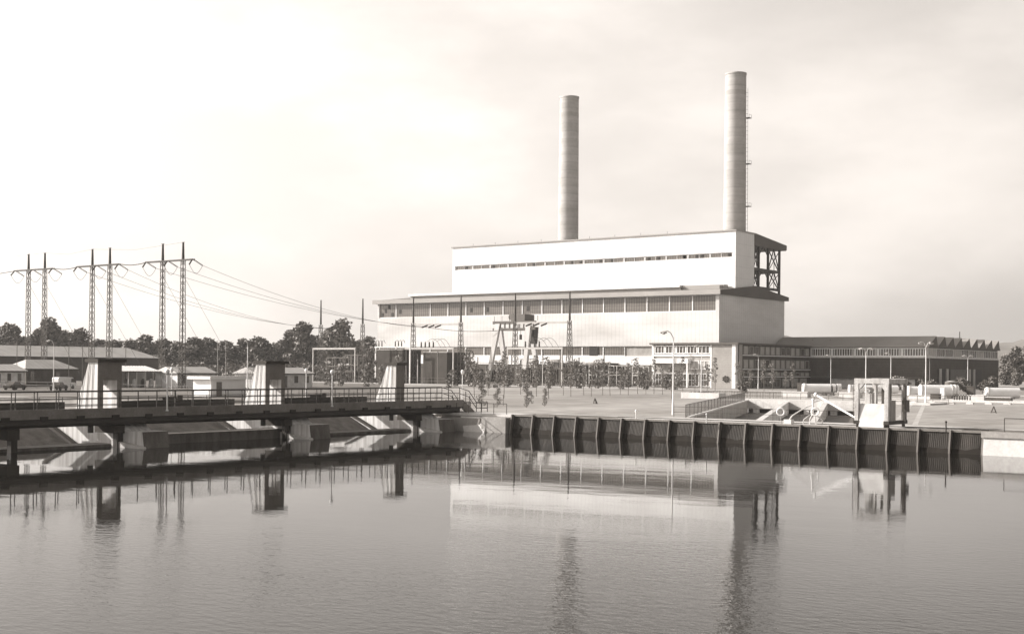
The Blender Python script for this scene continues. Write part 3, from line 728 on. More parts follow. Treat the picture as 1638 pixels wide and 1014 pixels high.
# ------------------------------------------------------------------ office wing and workshop
AX0, AX1, AY0, AY1, AZ = -171.8, -147.5, 294.0, 338.6, 12.75
of = thing('office_building', 'three-storey office wing with dark flat roof and light brick corner panel', 'office building', (-155, 300, GZ))
xp = ony(1139, 590, AY0).x; xq = ony(1171, 590, AY0).x
s = MB(); s.box(AX0, xp, AY0 + .3, HY0 - .15, GZ - .3, AZ); s.build('front_wall', M['concrete_mid'], of)
s = MB(); s.box(xp, xq, AY0, HY0 - .2, GZ - .3, AZ); s.build('brick_panel', M['brick_light'], of)
s = MB(); s.box(xq, AX1 - .3, AY0 - .12, AY0 + 1.2, GZ - .3, AZ); s.build('pilaster', M['white'], of)
s = MB(); s.box(-158.4, AX1, AY0 + 1.2, AY1, GZ - .3, AZ); s.build('side_wall', M['brick'], of)
s = MB(); s.box(AX1 - .02, AX1 + .06, AY0 + 1.2, onx(1187, 590, AX1).y, GZ - .3, AZ - .02); s.build('end_panel', M['fascia'], of)
s = MB(); s.box(AX0 - .6, AX1 + .7, AY0 - .7, HY0 - .22, AZ, AZ + .42); s.box(-158.3, AX1 + .7, HY0 - .22, AY1 + .0, AZ, AZ + .42); s.build('roof', M['roof_dark'], of)
wx = [ony(px, 560, AY0).x for px in (1046.5, 1063.5, 1081, 1098, 1116, 1136)]
for a, b in zip(wx, wx[1:]): window(of, 'y', AY0 + .3, a + .1, b - .1, 10.35, AZ - .25, pane='glass', fw=.24, nv=2, depth=.3)
s = MB(); s.box(AX0, xp - .1, AY0 + .02, AY0 + .28, 9.75, 10.15); s.build('sill', M['white'], of)
s = MB(); s.box(AX0 - .2, AX0 + .3, AY0, AY0 + .29, GZ, AZ); s.build('corner_post', M['white'], of)
s = MB(); s.box(xp - .55, xp - .15, AY0, AY0 + .29, GZ, AZ - .02); s.build('corner_post', M['white'], of)
s = MB(); s.box(AX0 + .1, ony(1101, 577, AY0 - 1.5).x, AY0 - 1.8, AY0 - .05, 7.9, 9.1); s.build('entrance_canopy', M['white'], of)
for px in (1046, 1099):
    xx = ony(px, 600, AY0 - 1.6).x; m = MB(); m.box(xx - .18, xx + .18, AY0 - 1.7, AY0 - 1.4, GZ, 7.9); m.build('canopy_post', M['white'], of)
wx = [ony(px, 560, AY0).x for px in (1101.5, 1119, 1136)]
for a, b in zip(wx, wx[1:]): window(of, 'y', AY0 + .3, a + .15, b - .15, 6.4, 8.7, pane='blind', fw=.2, nv=1, depth=.3)
wx = [ony(px, 560, AY0).x for px in (1048, 1064, 1082, 1100, 1119, 1136)]
for a, b in zip(wx, wx[1:]): window(of, 'y', AY0 + .3, a + .15, b - .15, GZ + .3, 5.3, pane='glass', fw=.14, nv=2, nh=1, depth=.25)
ya_, yb_ = onx(1188, 590, AX1).y, AY1 - .4
nb = 13; st_ = (yb_ - ya_) / nb
random.seed(12)
for row, (z0, z1) in enumerate(((10.3, 12.4), (6.75, 9.0), (4.75, 5.75))):
    for i in range(nb):
        a = ya_ + st_ * i
        pane = 'blind' if random.random() < (.62, .72, .45)[row] else 'glass'
        window(of, 'x', AX1, a + st_ * .12, a + st_ * .88, z0, z1, pane=pane, frame='fascia', fw=.14, nv=0, depth=.18)
for z in (9.95, 6.4, 4.45):
    s = MB(); s.box(AX1 + .01, AX1 + .3, ya_ - .2, yb_ + .2, z, z + .22); s.build('sill', M['white'], of)
for i in range(7):
    a = ya_ + .6 + i * (yb_ - ya_ - 1) / 7
    window(of, 'x', AX1, a, a + (yb_ - ya_) / 9.5, GZ + .15, 4.2, pane='blind' if i > 3 else 'glass', frame='fascia', fw=.16, nv=1, nh=1 if i < 3 else 0, depth=.18)
px_ = ony(1161, 606, AY0)
s = MB(); s.cone((px_.x, AY0 - .01, px_.z), (px_.x, AY0 - .25, px_.z), .75, .68, 20)
for i in range(7):
    q = 2 * math.pi * i / 7; s.cone((px_.x + .7 * math.cos(q), AY0 - .02, px_.z + .62 * math.sin(q)), (px_.x + .7 * math.cos(q), AY0 - .3, px_.z + .62 * math.sin(q)), .25, .2, 8)
tag(s.build('wall_emblem', M['steel'], None, (px_.x, AY0, px_.z)), 'round dark emblem mounted on the light brick panel of the office', 'emblem')

WX0, WX1, WY0, WY1 = -158.0, -114.5, AY1 + .02, 402.4
ws = thing('workshop_building', 'dark brick workshop with saw-tooth roof and long high window band', 'workshop', (-130, 360, GZ))
s = MB(); s.box(WX0, WX1, WY0, WY1, GZ - .3, 10.2); s.box(WX0 + .3, WX1 - .4, WY0 + .4, WY1, 10.2, AZ - .0); s.build('wall', M['brick'], ws)
nt_ = 9; tl = (WY1 - WY0) / nt_
for i in range(nt_):
    y = WY0 + tl * i
    o0 = .6 if i == 0 else 0
    s = MB(); s.prism([(WX0, y - o0, AZ + .02), (WX0, y + tl - .03, AZ + .02), (WX0, y + tl * .86, AZ + .9), (WX0, y + tl * .72, AZ + 3.05), (WX0, y - o0, AZ + .45)], (WX1 - WX0 + .5, 0, 0))
    s.build('saw_tooth_roof', [M['roof_felt']], ws)
for i in range(nt_):
    y = WY0 + tl * i
    s = MB(); s.prism([(WX1 + .51, y + .05, AZ + .02), (WX1 + .51, y + tl - .1, AZ + .02), (WX1 + .51, y + tl * .86, AZ + .88), (WX1 + .51, y + tl * .72, AZ + 3.0), (WX1 + .51, y + .05, AZ + .45)], (.06, 0, 0)); s.build('gable_board', M['roof_dark'], ws)
xs = [ony(px, 565, WY0).x for px in (1296, 1330.5, 1367, 1404, 1442.5, 1481.5)]
for a, b in zip(xs, xs[1:]): window(ws, 'y', WY0 + .4, a + .05, b - .05, 10.25, AZ - .15, pane='glass', frame='white', fw=.3, nv=8, depth=.35)
for i in range(9):
    y = WY0 + .5 + i * (WY1 - WY0 - 1) / 9
    window(ws, 'x', WX1 - .38, y, y + (WY1 - WY0 - 1) / 9 - .2, 10.25, AZ - .15, pane='blind' if i % 3 == 0 else 'glass', frame='white_old', fw=.25, nv=3, depth=.3)
s = MB(); s.box(WX0, WX1 + .12, WY0 - .12, WY1, 9.9, 10.24); s.build('sill', M['white_old'], ws)
s = MB(); s.box(AX1 + 1.0, WX1 - 1.2, WY0 - 1.4, WY0 - .02, 4.3, 4.9); s.build('lean_to_roof', M['roof_dark'], ws)
for a, b in ((1329, 1383), (1403, 1464)):
    s = MB(); s.box(ony(a, 600, WY0).x, ony(b, 600, WY0).x, WY0 - .35, WY0 - .02, GZ, 4.25); s.build('pale_panel', M['white_old'], ws)
for (a, b, zt_) in ((1500, 1513, 7.0), (1519, 1545, 7.0), (1550, 1569, 7.0)):
    s = MB(); s.box(WX1 + .02, WX1 + .2, onx(a, 600, WX1).y, onx(b, 600, WX1).y, GZ, zt_); s.build('door', M['dark_open' if a != 1519 else 'transformer'], ws)
for a in (1502, 1513, 1549, 1556):
    yy = onx(a, 600, WX1).y; s = MB(); s.box(WX1 + .21, WX1 + .5, yy - .8, yy + .8, GZ, 7.1); s.build('door_jamb', M['blind'], ws)
for px in (1300, 1328, 1535):
    m = MB(); q = ony(px, 550, WY0 + 3) if px < 1500 else onx(px, 548, WX1 - 2); m.cone((q.x, q.y, AZ), (q.x, q.y, AZ + (2.2 if px < 1500 else 5)), .15, .12, 8); m.build('vent_pipe', M['steel'], ws)

# ------------------------------------------------------------------ leaf crowns
def leaves(m, c, rad, n, size, seed, hollow=.5):
    rnd = random.Random(seed)
    for _ in range(n):
        while True:
            p = Vector((rnd.uniform(-1, 1), rnd.uniform(-1, 1), rnd.uniform(-1, 1)))
            if hollow < p.length < 1: break
        q = Vector((c[0] + p.x * rad[0], c[1] + p.y * rad[1], c[2] + p.z * rad[2]))
        a = Vector((rnd.gauss(0, 1), rnd.gauss(0, 1), rnd.gauss(0, 1))).normalized(); b = a.orthogonal().normalized()
        a2 = a.cross(b); sz = size * rnd.uniform(.6, 1.3)
        m.add([q - b * sz - a2 * sz * .5, q + b * sz * .2 - a2 * sz * .7, q + b * sz + a2 * sz * .4, q - b * sz * .1 + a2 * sz * .7], [(0, 1, 2, 3)])
def make_tree(name, h, spread, clear, nclump, nleaf, lsize, seed, leafm, label, cat, group, trunk_r, barkm='bark', squash=1.0, cf=(.28, .5), hollow=.25):
    rnd = random.Random(seed)
    t = thing(name, label, cat, (0, 0, 0), group)
    tm = MB(); lean = Vector((rnd.uniform(-.04, .04) * h, rnd.uniform(-.04, .04) * h, 0))
    pts = [Vector((0, 0, -.2)), lean * .4 + Vector((0, 0, h * .35)), lean * .8 + Vector((0, 0, h * .65)), lean + Vector((0, 0, h * .9))]
    for i in range(3): tm.cone(pts[i], pts[i + 1], trunk_r * (1 - .28 * i), trunk_r * (1 - .28 * (i + 1)), 7)
    cm = MB()
    for i in range(nclump):
        z = h * (clear + (1 - clear) * ((i + .5) / nclump) ** .9)
        f = (z / h - clear) / (1 - clear)
        wdt = spread * math.sin(math.pi * min(.97, max(.08, f * .86 + .12))) ** .7
        an = rnd.uniform(0, 6.28); rr = wdt * rnd.uniform(.1, .85)
        c = lean * f + Vector((rr * math.cos(an), rr * math.sin(an), z - h * .04))
        b0 = lean * max(.1, f - .3) + Vector((0, 0, max(h * clear * .7, z - h * .16)))
        tm.cone(b0, c, trunk_r * .35, trunk_r * .12, 5)
        cr = spread * rnd.uniform(*cf)
        leaves(cm, c, (cr, cr, cr * .8 * squash), nleaf, lsize, seed * 100 + i, hollow)
    tm.build('trunk', M[barkm], t); cm.build('crown', M[leafm], t)
    return t
# big trees behind the yard
FG = 'trees behind the yard sheds'
big = [make_tree('broadleaf_tree', 18, 6.2, .08, 34, 110, .55, 11, 'leaf', 'tall rounded tree above the long shed roof at the picture edge', 'tree', FG, .38, cf=(.27, .55), hollow=.1),
       make_tree('broadleaf_tree', 16.5, 6.0, .08, 32, 110, .55, 12, 'leaf', 'second', 'tree', FG, .34, cf=(.27, .55), hollow=.1),
       make_tree('broadleaf_tree', 18.5, 5.0, .06, 32, 110, .55, 13, 'leaf', 'third', 'tree', FG, .34, cf=(.27, .55), hollow=.1)]
BT = [  # px, distance, scale of height
    (14, 425, .98), (52, 445, .86), (76, 428, 1.08), (98, 452, .9), (127, 430, .97), (158, 455, .78), (182, 448, .78), (212, 450, .86), (236, 440, .86), (262, 462, .82), (285, 455, .82),
    (312, 450, .84), (335, 470, .86), (362, 455, .84), (388, 470, .83), (414, 450, .87), (442, 470, .84), (462, 452, .93), (483, 448, 1.1), (502, 470, .92), (528, 458, .98), (544, 440, 1.14), (566, 475, .86),
    (592, 470, .84), (-14, 440, .9), (1610, 470, .66), (1628, 450, .74), (1648, 460, .8)]
TL = {}
for i, (px, D, s_) in enumerate(BT):
    if px < 0: lab = 'dark tree cut off at the picture edge behind the long shed'
    elif px < 240: lab = '%s rounded tree from the picture edge behind the long shed roof' % ORD[sum(1 for q in BT if 0 <= q[0] < px)]
    elif px < 440: lab = 'dense tree in the low stretch of wood, %s after the steel pylons' % ORD[sum(1 for q in BT if 240 <= q[0] < px)]
    elif px < 600: lab = 'dark tree by the switchyard, %s counting towards the power station' % ORD[sum(1 for q in BT if 440 <= q[0] < px)]
    else: lab = 'hazy tree beyond the saw-tooth workshop, %s from the building' % ORD[sum(1 for q in BT if 1600 <= q[0] < px)]
    src = big[i % 3]; rz = (i * 1.7) % 6.28
    if i < 3: o = src; o.location = ond(px, D); o.rotation_euler = (0, 0, rz); o['label'] = lab; o.scale = (1.15, 1.15, s_ * .97)
    else: o = copy_thing(src, ond(px, D), lab, rz, (1.15 if px < 700 else .8, s_ * (.9 if 140 < px < 450 else .97)))
    if px > 1000: o['group'] = 'trees beyond the workshop'
# undergrowth mass below the wood
um = MB()
rnd = random.Random(5)
for i in range(70):
    px = -30 + i * 9.3; D = rnd.uniform(405, 440)
    if px > 230 or px < 0:
        p = ond(px, D); leaves(um, (p.x, p.y, GZ + 2.2), (3.4, 3.4, rnd.uniform(2.5, 4.2)), 110, .6, 900 + i, .3)
tag(um.build('undergrowth', M['leaf']), 'dark undergrowth filling the foot of the wood', 'undergrowth', kind='stuff')
# far wood line
fw = MB()
for i in range(120):
    px = -40 + i * 6.2; D = rnd.uniform(520, 640); p = ond(px, D); hh = rnd.uniform(5.5, 7.5)
    leaves(fw, (p.x, p.y, GZ + hh * .8), (7, 7, hh), 90, 1.2, 2000 + i, .4)
tag(fw.build('far_wood', M['leaf']), 'far wood behind the yard reading as one mass', 'wood', kind='stuff')

# young trees in the lawn rows
YG = 'young trees on the lawn before the power station'
yt = [make_tree('young_tree', 6.2, .8, .30, 10, 42, .12, 31, 'leaf_young', 'a', 'tree', YG, .06, 'stake', cf=(.5, .9), hollow=0),
      make_tree('young_tree', 5.4, .7, .32, 9, 40, .12, 32, 'leaf_young', 'b', 'tree', YG, .055, 'stake', cf=(.5, 1.0), hollow=0),
      make_tree('young_tree', 6.9, .65, .28, 10, 36, .12, 33, 'leaf_young', 'c', 'tree', YG, .06, 'stake', cf=(.5, 1.0), hollow=0)]
YT = [(759, 635), (781, 633), (806, 637), (833, 631), (842, 640), (858, 634), (878, 638), (901, 632), (913, 634), (934, 632), (946, 634), (964, 632), (976, 633), (992, 631), (1005, 632), (1020, 630), (1033, 631),
      (1046, 630), (1060, 631), (1074, 638), (1092, 627), (1112, 626), (1131, 627), (1144, 625), (1183, 628), (1199, 624), (1222, 626), (1236, 625), (1256, 624), (1268, 624)]
for i, (px, py) in enumerate(YT):
    p = onz(px, py)
    nm = 'thin-stemmed young tree on the lawn, %s in the row counted from the bridge stair' % ORD[i] if i < 20 else 'young tree by the office front, %s after the tall lamp' % ORD[i - 20]
    src = yt[i % 3]
    sc_ = random.Random(i).uniform(.82, 1.12)
    if i < 3: o = src; o.location = p; o['label'] = nm; o.scale = (sc_,) * 3
    else: o = copy_thing(src, p, nm, i * 2.1, sc_)
# small bushy saplings near the quay
SG = 'saplings on the lawn by the bridge'
sp = make_tree('sapling', 2.9, .5, .12, 11, 60, .07, 41, 'leaf_bush', 'bushiest sapling on the lawn nearest the bridge stair', 'sapling', SG, .035, 'stake', cf=(.6, 1.0), hollow=0)
sp.location = onz(771, 650)
for px, py, s_, l in ((795, 652, .82, 'dark pointed sapling second from the bridge stair'), (842, 652, .8, 'thin sapling third from the bridge stair'), (871, 650, .78, 'open sapling fourth from the bridge stair'),
                      (850, 646, .6, 'smallest sapling set behind the third from the stair')):
    copy_thing(sp, onz(px, py), l, px * 1.3, s_)
# bushes along the switchyard and the works
BG = 'bushes along the switchyard'
bs = make_tree('bush', 5.0, 1.5, .06, 11, 46, .22, 51, 'leaf_bush', 'x', 'bush', BG, .09, cf=(.35, .65), hollow=0)
BS = [(528, 300, .9), (547, 305, 1.1), (590, 300, 1.2), (612, 310, .8), (640, 315, 1.0), (722, 300, 1.0), (750, 318, 1.15), (770, 312, 1.0), (796, 300, .9), (812, 312, 1.1), (838, 298, .9), (858, 310, 1.0), (880, 300, .8), 
      (922, 305, 1.2), (958, 306, 1.15), (998, 298, 1.05), (1030, 298, 1.1), (1066, 300, .9), (1084, 296, .9)]
for i, (px, D, s_) in enumerate(BS):
    nm = 'leafy bush at the foot of the switchyard frames, %s from the bridge side' % ORD[i] if i < 12 else 'leafy bush before the hall front, %s from the gantry crane' % ORD[i - 12]
    if i == 0: bs.location = ond(px, D); bs['label'] = nm; bs.scale = (s_,) * 3
    else: copy_thing(bs, ond(px, D), nm, i * 1.9, (s_, s_ * random.Random(i + 50).uniform(.75, 1.5 if px < 980 else 1.0)))
sh = make_tree('shrub', 2.2, 1.6, .05, 7, 60, .2, 61, 'leaf_pale', 'spiky pale shrub in front of the office ground floor', 'shrub', 'shrubs before the works', .05, squash=.8)
sh.location = ond(1193, 262); sh.scale = (1.1, 1.1, .95)
for px, D, s_, l in ((1395, 330, .9, 'small dark shrub against the first pale workshop panel'), (1430, 318, 1.5, 'wide shrub between the two pale workshop panels'), (1442, 322, 1.4, 'taller shrub beside the second pale workshop panel'), (1478, 305, 1.3, 'shrub at the workshop corner'),
                     (1492, 300, 1.2, 'shrub left of the workshop doors'), (1532, 290, 1.5, 'shrub before the middle workshop door'), (1546, 292, 1.2, 'shrub between workshop door and lamp'), (1582, 285, 1.6, 'shrub at the far end of the workshop side')):
    copy_thing(sh, ond(px, D), l, px, s_)

# ------------------------------------------------------------------ high-voltage portals, gantries and lines
def lattice(m, base, h, w0, w1, n, r, r2):
    b = Vector(base)
    def cnr(k, z):
        w_ = (w0 + (w1 - w0) * z / h) / 2; sx, sy = ((-1, -1), (1, -1), (1, 1), (-1, 1))[k]
        return b + Vector((sx * w_, sy * w_, z))
    for k in range(4): m.cone(cnr(k, 0), cnr(k, h), r, r, 5)
    for i in range(n):
        za, zb = h * i / n, h * (i + 1) / n
        for k in range(4):
            m.bar(cnr(k, za), cnr((k + 1) % 4, zb), r2); 
            if i % 2 == 0: m.bar(cnr(k, zb), cnr((k + 1) % 4, zb), r2)
PY = 171.0; ARM = 27.6
PG = 'portal pylons of the power line'
portal_x = []
for i, (pa_, pb_, l) in enumerate(((259.5, 292, 'largest twin-mast lattice pylon, nearest the power station'), (147, 175, 'middle twin-mast lattice pylon above the largest hut'), (45, 71, 'twin-mast lattice pylon nearest the picture edge'))):
    xa_, xb2 = ony(pa_, 520, PY).x, ony(pb_, 520, PY).x
    portal_x.append((xa_, xb2))
    t = thing('portal_pylon', l, 'pylon', ((xa_ + xb2) / 2, PY, GZ), PG)
    for xx in (xa_, xb2):
        m = MB(); lattice(m, (xx, PY, GZ), ARM - GZ, .95, .62, 19, .075, .065); mo = m.build('mast', M['galv'], t)
        m = MB(); m.cone((xx, PY, ARM), (xx, PY, 31.2), .30, .2, 6); m.bar((xx - .45, PY, 31.2), (xx + .45, PY, 31.2), .1); m.build('spike', M['steel'], mo)
    xl, xr = xa_ - 5.4, xb2 + 3.3
    m = MB(); m.bar((xl, PY - .25, ARM), (xr, PY - .25, ARM), .16, .3); m.bar((xl, PY + .25, ARM), (xr, PY + .25, ARM), .16, .3)
    z = xl
    while z < xr - .7: m.bar((z, PY - .25, ARM), (z + .7, PY + .25, ARM), .08); z += .7
    arm = m.build('crossarm', M['steel'], t)
    for xx in (xl + .2, (xa_ + xb2) / 2 - 1.5, xr - .2):
        for sy in (-1, 1):
            a, b = Vector((xx, PY + sy * .3, ARM - .1)), Vector((xx + .9, PY + sy * 1.7, ARM - 1.15)); m = MB()
            for q in range(7): m.cone(a.lerp(b, q / 7), a.lerp(b, (q + .75) / 7), .13, .16, 7)
            m.build('insulator', M['ceramic'], t)
        pts = [Vector((xx + .9, PY + 1.7 - 3.4 * q / 8, ARM - 1.15 - 1.7 * math.sin(math.pi * q / 8))) for q in range(9)]
        m = MB(); m.tube(pts, .04, 5); m.build('jumper', M['steel'], t)
    for xx in (xa_, xb2):
        m = MB(); m.tube([(xx, PY, ARM - 3), (xx + 9, PY + 9, GZ)], .03, 5); m.build('stay_wire', M['galv'], t)
# busbar between portals
for i, l in ((0, 'thin busbar joining the largest pylon and the middle pylon'), (1, 'thin busbar joining the middle pylon and the edge pylon')):
    xa_, xb2 = portal_x[i][0] - 5.4, portal_x[i + 1][1] + 3.3
    m = MB(); m.tube([Vector((xa_ + (xb2 - xa_) * q / 10, PY, ARM - .35 * math.sin(math.pi * q / 10))) for q in range(11)], .10, 5)
    tag(m.build('busbar', M['steel'], None, (xa_, PY, ARM)), l, 'cable', 'busbars between the pylons')
m = MB(); xa_ = portal_x[2][0] - 5.4; m.tube([(xa_, PY, ARM), (xa_ - 10, PY, ARM - .6), (xa_ - 40, PY, ARM - .4)], .09, 5)
tag(m.build('busbar', M['steel'], None, (xa_, PY, ARM)), 'busbar leaving the picture edge from the last pylon', 'cable', 'busbars between the pylons')
m = MB(); m.tube([(portal_x[2][1] - 40, PY, 30.4), (portal_x[2][1], PY, 31.2), ((portal_x[2][1] + portal_x[1][0]) / 2, PY, 30.5), (portal_x[1][0], PY, 31.2), ((portal_x[1][1] + portal_x[0][0]) / 2, PY, 30.4), (portal_x[0][1], PY, 31.2)], .022, 5)
tag(m.build('earth_wire', M['galv'], None, (portal_x[1][0], PY, 31)), 'faint earth wire strung along the pylon tops', 'cable')

# switchyard gantries
SY = 280.0
GP = [(513, 478), (580, 476), (661, 473), (737, 472), (824, 469), (911, 466)]
gx = [ony(px, 540, SY).x for px, _ in GP]
GTOP, GBEAM, LBEAM = 26.3, ony(700, 519, SY).z, ony(700, 559, SY).z
GG = 'switchyard gantries before the hall'
GLb = ['switchyard gantry of slim lattice masts beside the wood, without an upper beam', 'middle switchyard gantry with three insulators under its upper beam', 'switchyard gantry standing before the crane near the hall middle']
tips = []
for i in range(3):
    xa_, xb2 = gx[2 * i], gx[2 * i + 1]
    t = thing('switchyard_gantry', GLb[i], 'gantry', ((xa_ + xb2) / 2, SY, GZ), GG)
    for xx in (xa_, xb2):
        m = MB(); lattice(m, (xx, SY, GZ), GBEAM + .5 - GZ, 1.5, .7, 12, .10, .08); mo = m.build('mast', M['galv'], t)
        m = MB(); m.cone((xx, SY, GBEAM + .5), (xx, SY, GTOP), .30, .17, 6); m.build('spike', M['steel'], mo)
        m = MB(); m.box(xx - .55 - .15, xx - .55 + .15, SY - 2.7, SY - 2.4, GZ, LBEAM); m.build('leg', M['galv_light'], t)
    m = MB(); m.box(xa_ - .7, xb2 - .3, SY - 2.75, SY - 2.35, LBEAM, LBEAM + .5); m.build('lower_beam', M['galv_light'], t)
    if i:
        m = MB(); m.box(xa_, xb2, SY - .3, SY + .3, GBEAM - .25, GBEAM + .25); m.build('upper_beam', M['galv_light'], t)
    for q in (.32, .46, .6):
        xx = xa_ + (xb2 - xa_) * q
        m = MB()
        a, b = Vector((xx, SY - .3, GBEAM - .2)), Vector((xx - .8, SY - 1.9, GBEAM - .9))
        for s_ in range(7): m.cone(a.lerp(b, s_ / 7), a.lerp(b, (s_ + .75) / 7), .2, .25, 7)
        m.build('insulator', M['ceramic'], t)
        tips.append(b)
    for s_ in range(4):
        xx = xa_ + (xb2 - xa_) * (.30 + .085 * s_) + (4 if i == 0 else 0)
        m = MB(); m.cone((xx, SY - 2.55, LBEAM + .5), (xx, SY - 2.55, LBEAM + 2.1), .26, .18, 8); m.build('bushing', M['ceramic'], t)
    if i:
        for s_ in range(3):
            xx = xa_ + (xb2 - xa_) * (.42 + .1 * s_)
            m = MB(); m.tube([Vector((xx + 5 * q / 8, SY - 2.5, LBEAM + 2.1 + (1.0 if q else 0) * math.sin(math.pi * q / 8) - 1.6 * (q / 8) ** 3)) for q in range(9)], .05, 5); m.build('jumper', M['steel'], t)
# conductors from the pylons to the gantries
def wire(a, b, sag, label, r=.035):
    a, b = Vector(a), Vector(b); m = MB()
    m.tube([a.lerp(b, q / 20) - Vector((0, 0, sag * 4 * (q / 20) * (1 - q / 20))) for q in range(21)], r, 5)
    tag(m.build('power_cable', M['steel'], None, a), label, 'cable', 'conductors from pylons to the switchyard')
LWHO = ('upper', 'middle', 'lower')
for j in range(2):
    xr_ = portal_x[j][1] + 3.3; xl_ = portal_x[j][0] - 5.4
    st3 = (xr_ - .2 + .9, (portal_x[j][0] + portal_x[j][1]) / 2 - .6, xl_ + 1.1)
    for q in range(3):
        a = (st3[q], PY + 1.7, ARM - 1.15); b = tips[3 + q] if j == 0 else tips[q]
        wire(a, b, 2.2 if j == 0 else 2.6, '%s of three sagging conductors running from the %s pylon to the switchyard' % (LWHO[q], ('largest', 'middle')[j]))
wire(tips[4], (ony(815, 527, 284).x, 284, ony(815, 527, 284).z), .8, 'dark conductor running from the middle gantry to the crane', .07)

# travelling gantry crane over the transformers
gc = thing('gantry_crane', 'pale gantry crane with splayed legs and top trolley before the hall', 'gantry crane', (ony(820, 600, 286).x, 286, GZ))
ya_, yb_ = 281.8, 291.5
def legp(px, py, y): 
    p = ony(px, py, y); return p
fz = GZ
for (tp, ft, y) in (((797, 518), (780, 612), ya_ + 2), ((799, 524), (813, 608), yb_), ((846, 520), (838, 612), ya_ + 2), ((850, 524), (862, 608), yb_)):
    a, b = ony(tp[0], tp[1], y), ony(ft[0], ft[1], y); b = Vector((b.x, y, fz))
    m = MB()
    dirx = Vector((.55, 0, 0)); diry = Vector((0, .45, 0)); s0 = .55
    m.hexa([b - dirx * .8 - diry, b + dirx * .8 - diry, b + dirx * .8 + diry, b - dirx * .8 + diry, a - dirx * 1.5 - diry, a + dirx * 1.5 - diry, a + dirx * 1.5 + diry, a - dirx * 1.5 + diry]); m.build('leg', M['concrete'], gc)
p0, p1 = ony(789, 517, ya_ + 2), ony(862, 519, ya_ + 2)
zg = p0.z
for y in (ya_ + 2, yb_):
    p0, p1 = ony(789, 517, y), ony(857, 519, y); p0.z = zg
    m = MB(); m.box(p0.x, p1.x, y - .3, y + .3, p0.z, p0.z + .5); m.box(p0.x, p1.x, y - .3, y + .3, p0.z - 1.9, p0.z - 1.4)
    n = 9
    for i in range(n):
        xx = p0.x + (p1.x - p0.x) * (i + .5) / n; m.box(xx - .14, xx + .14, y - .2, y + .2, p0.z - 1.4, p0.z)
    m.build('bridge_girder', M['galv'], gc)
m = MB(); c = ony(832, 511, 287); m.box(c.x - 1.6, c.x + 3.0, 285, 289.5, p0.z + .55, p0.z + 2.4); m.cone((c.x - 2.0, 285.5, p0.z + 1.7), (c.x - 2.0, 289, p0.z + 1.7), .9, .9, 14); m.build('trolley', M['galv'], gc)
m = MB(); c = ony(852, 530, 286); m.hexa([(c.x - .9, 285.3, c.z - 3.4), (c.x + .9, 285.3, c.z - 3.4), (c.x + .9, 287, c.z - 3.4), (c.x - .9, 287, c.z - 3.4), (c.x - 1.4, 285, c.z + 1.2), (c.x + 1.0, 285, c.z + 1.2), (c.x + 1.0, 287.4, c.z + 1.2), (c.x - 1.4, 287.4, c.z + 1.2)]); m.build('cab', M['steel'], gc)
for px in (791, 803, 815, 854, 860):
    q = ony(px, 512, ya_ + 2); m = MB(); m.cone((q.x, ya_ + 2, p0.z + .5), (q.x, ya_ + 2, p0.z + 1.9), .06, .06, 5); m.build('rail_post', M['steel'], gc)
m = MB(); c = ony(833, 535, 286); m.tube([(c.x, 286, p0.z), (c.x, 286, c.z)], .06, 5); m.box(c.x - .3, c.x + .3, 285.8, 286.2, c.z - 1.4, c.z); m.build('hook_block', M['steel'], gc)

# transformer bays: dark blast walls and tanks
def block(px0, px1, pyt, y, dep, name, label, cat, m_, group=None):
    a, b = ony(px0, pyt, y), ony(px1, pyt, y)
    t = thing(name, label, cat, ((a.x + b.x) / 2, y, GZ), group)
    s = MB(); s.box(a.x, b.x, y, y + dep, GZ - .2, a.z); s.build('wall', M[m_], t)
    s = MB(); s.box(a.x - .12, b.x + .12, y - .12, y + dep + .12, a.z, a.z + .25); s.build('coping', M['concrete_mid'], t)
    return t
block(603, 644, 560, 276, 8, 'blast_wall', 'dark tall blast wall behind the smallest winch hut', 'wall', 'dark_wall', 'transformer blast walls')
block(677, 715, 564, 277, 8, 'blast_wall', 'dark blast wall under the middle switchyard gantry', 'wall', 'dark_wall', 'transformer blast walls')
def transformer(px, y, wpx, top, label, src=None):
    a, b = ony(px - wpx / 2, top, y), ony(px + wpx / 2, top, y)
    t = thing('transformer', label, 'transformer', ((a.x + b.x) / 2, y, GZ), 'transformers in the switchyard')
    s = MB(); s.box(a.x + .6, b.x - .6, y, y + 3, GZ + .5, a.z); s.build('tank', M['transformer'], t)
    n = max(4, int((b.x - a.x) / .7))
    s = MB()
    for i in range(n):
        xx = a.x + (b.x - a.x) * (i + .5) / n; s.box(xx - .12, xx + .12, y - 1.0, y - .02, GZ + .8, a.z - .6)
    s.build('radiator', M['galv'], t)
    for q in (.3, .5, .7):
        xx = a.x + (b.x - a.x) * q; s = MB()
        for k_ in range(6): s.cone((xx, y + 1.5, a.z + .3 * k_), (xx, y + 1.5, a.z + .3 * k_ + .22), .28 - .02 * k_, .22, 8)
        s.build('bushing', M['ceramic'], t)
    s = MB(); s.cone((a.x + .4, y + 1.5, a.z + 1.6), (a.x + (b.x - a.x) * .55, y + 1.5, a.z + 1.6), .5, .5, 12); s.bar((a.x + 1, y + 1.5, a.z), (a.x + 1, y + 1.5, a.z + 1.3), .2); s.build('conservator', M['galv_light'], t)
    return t
transformer(752, 283, 26, 590, 'dark transformer left of the gantry crane legs')
transformer(800, 286, 30, 588, 'dark transformer between the gantry crane legs')
transformer(854, 284, 30, 588, 'ribbed transformer right of the gantry crane')
transformer(888, 284, 36, 587, 'largest ribbed transformer under the last gantry mast')
transformer(552, 285, 34, 592, 'transformer under the gantry beside the wood')
transformer(946, 288, 40, 592, 'long transformer before the hall right of all the gantries')
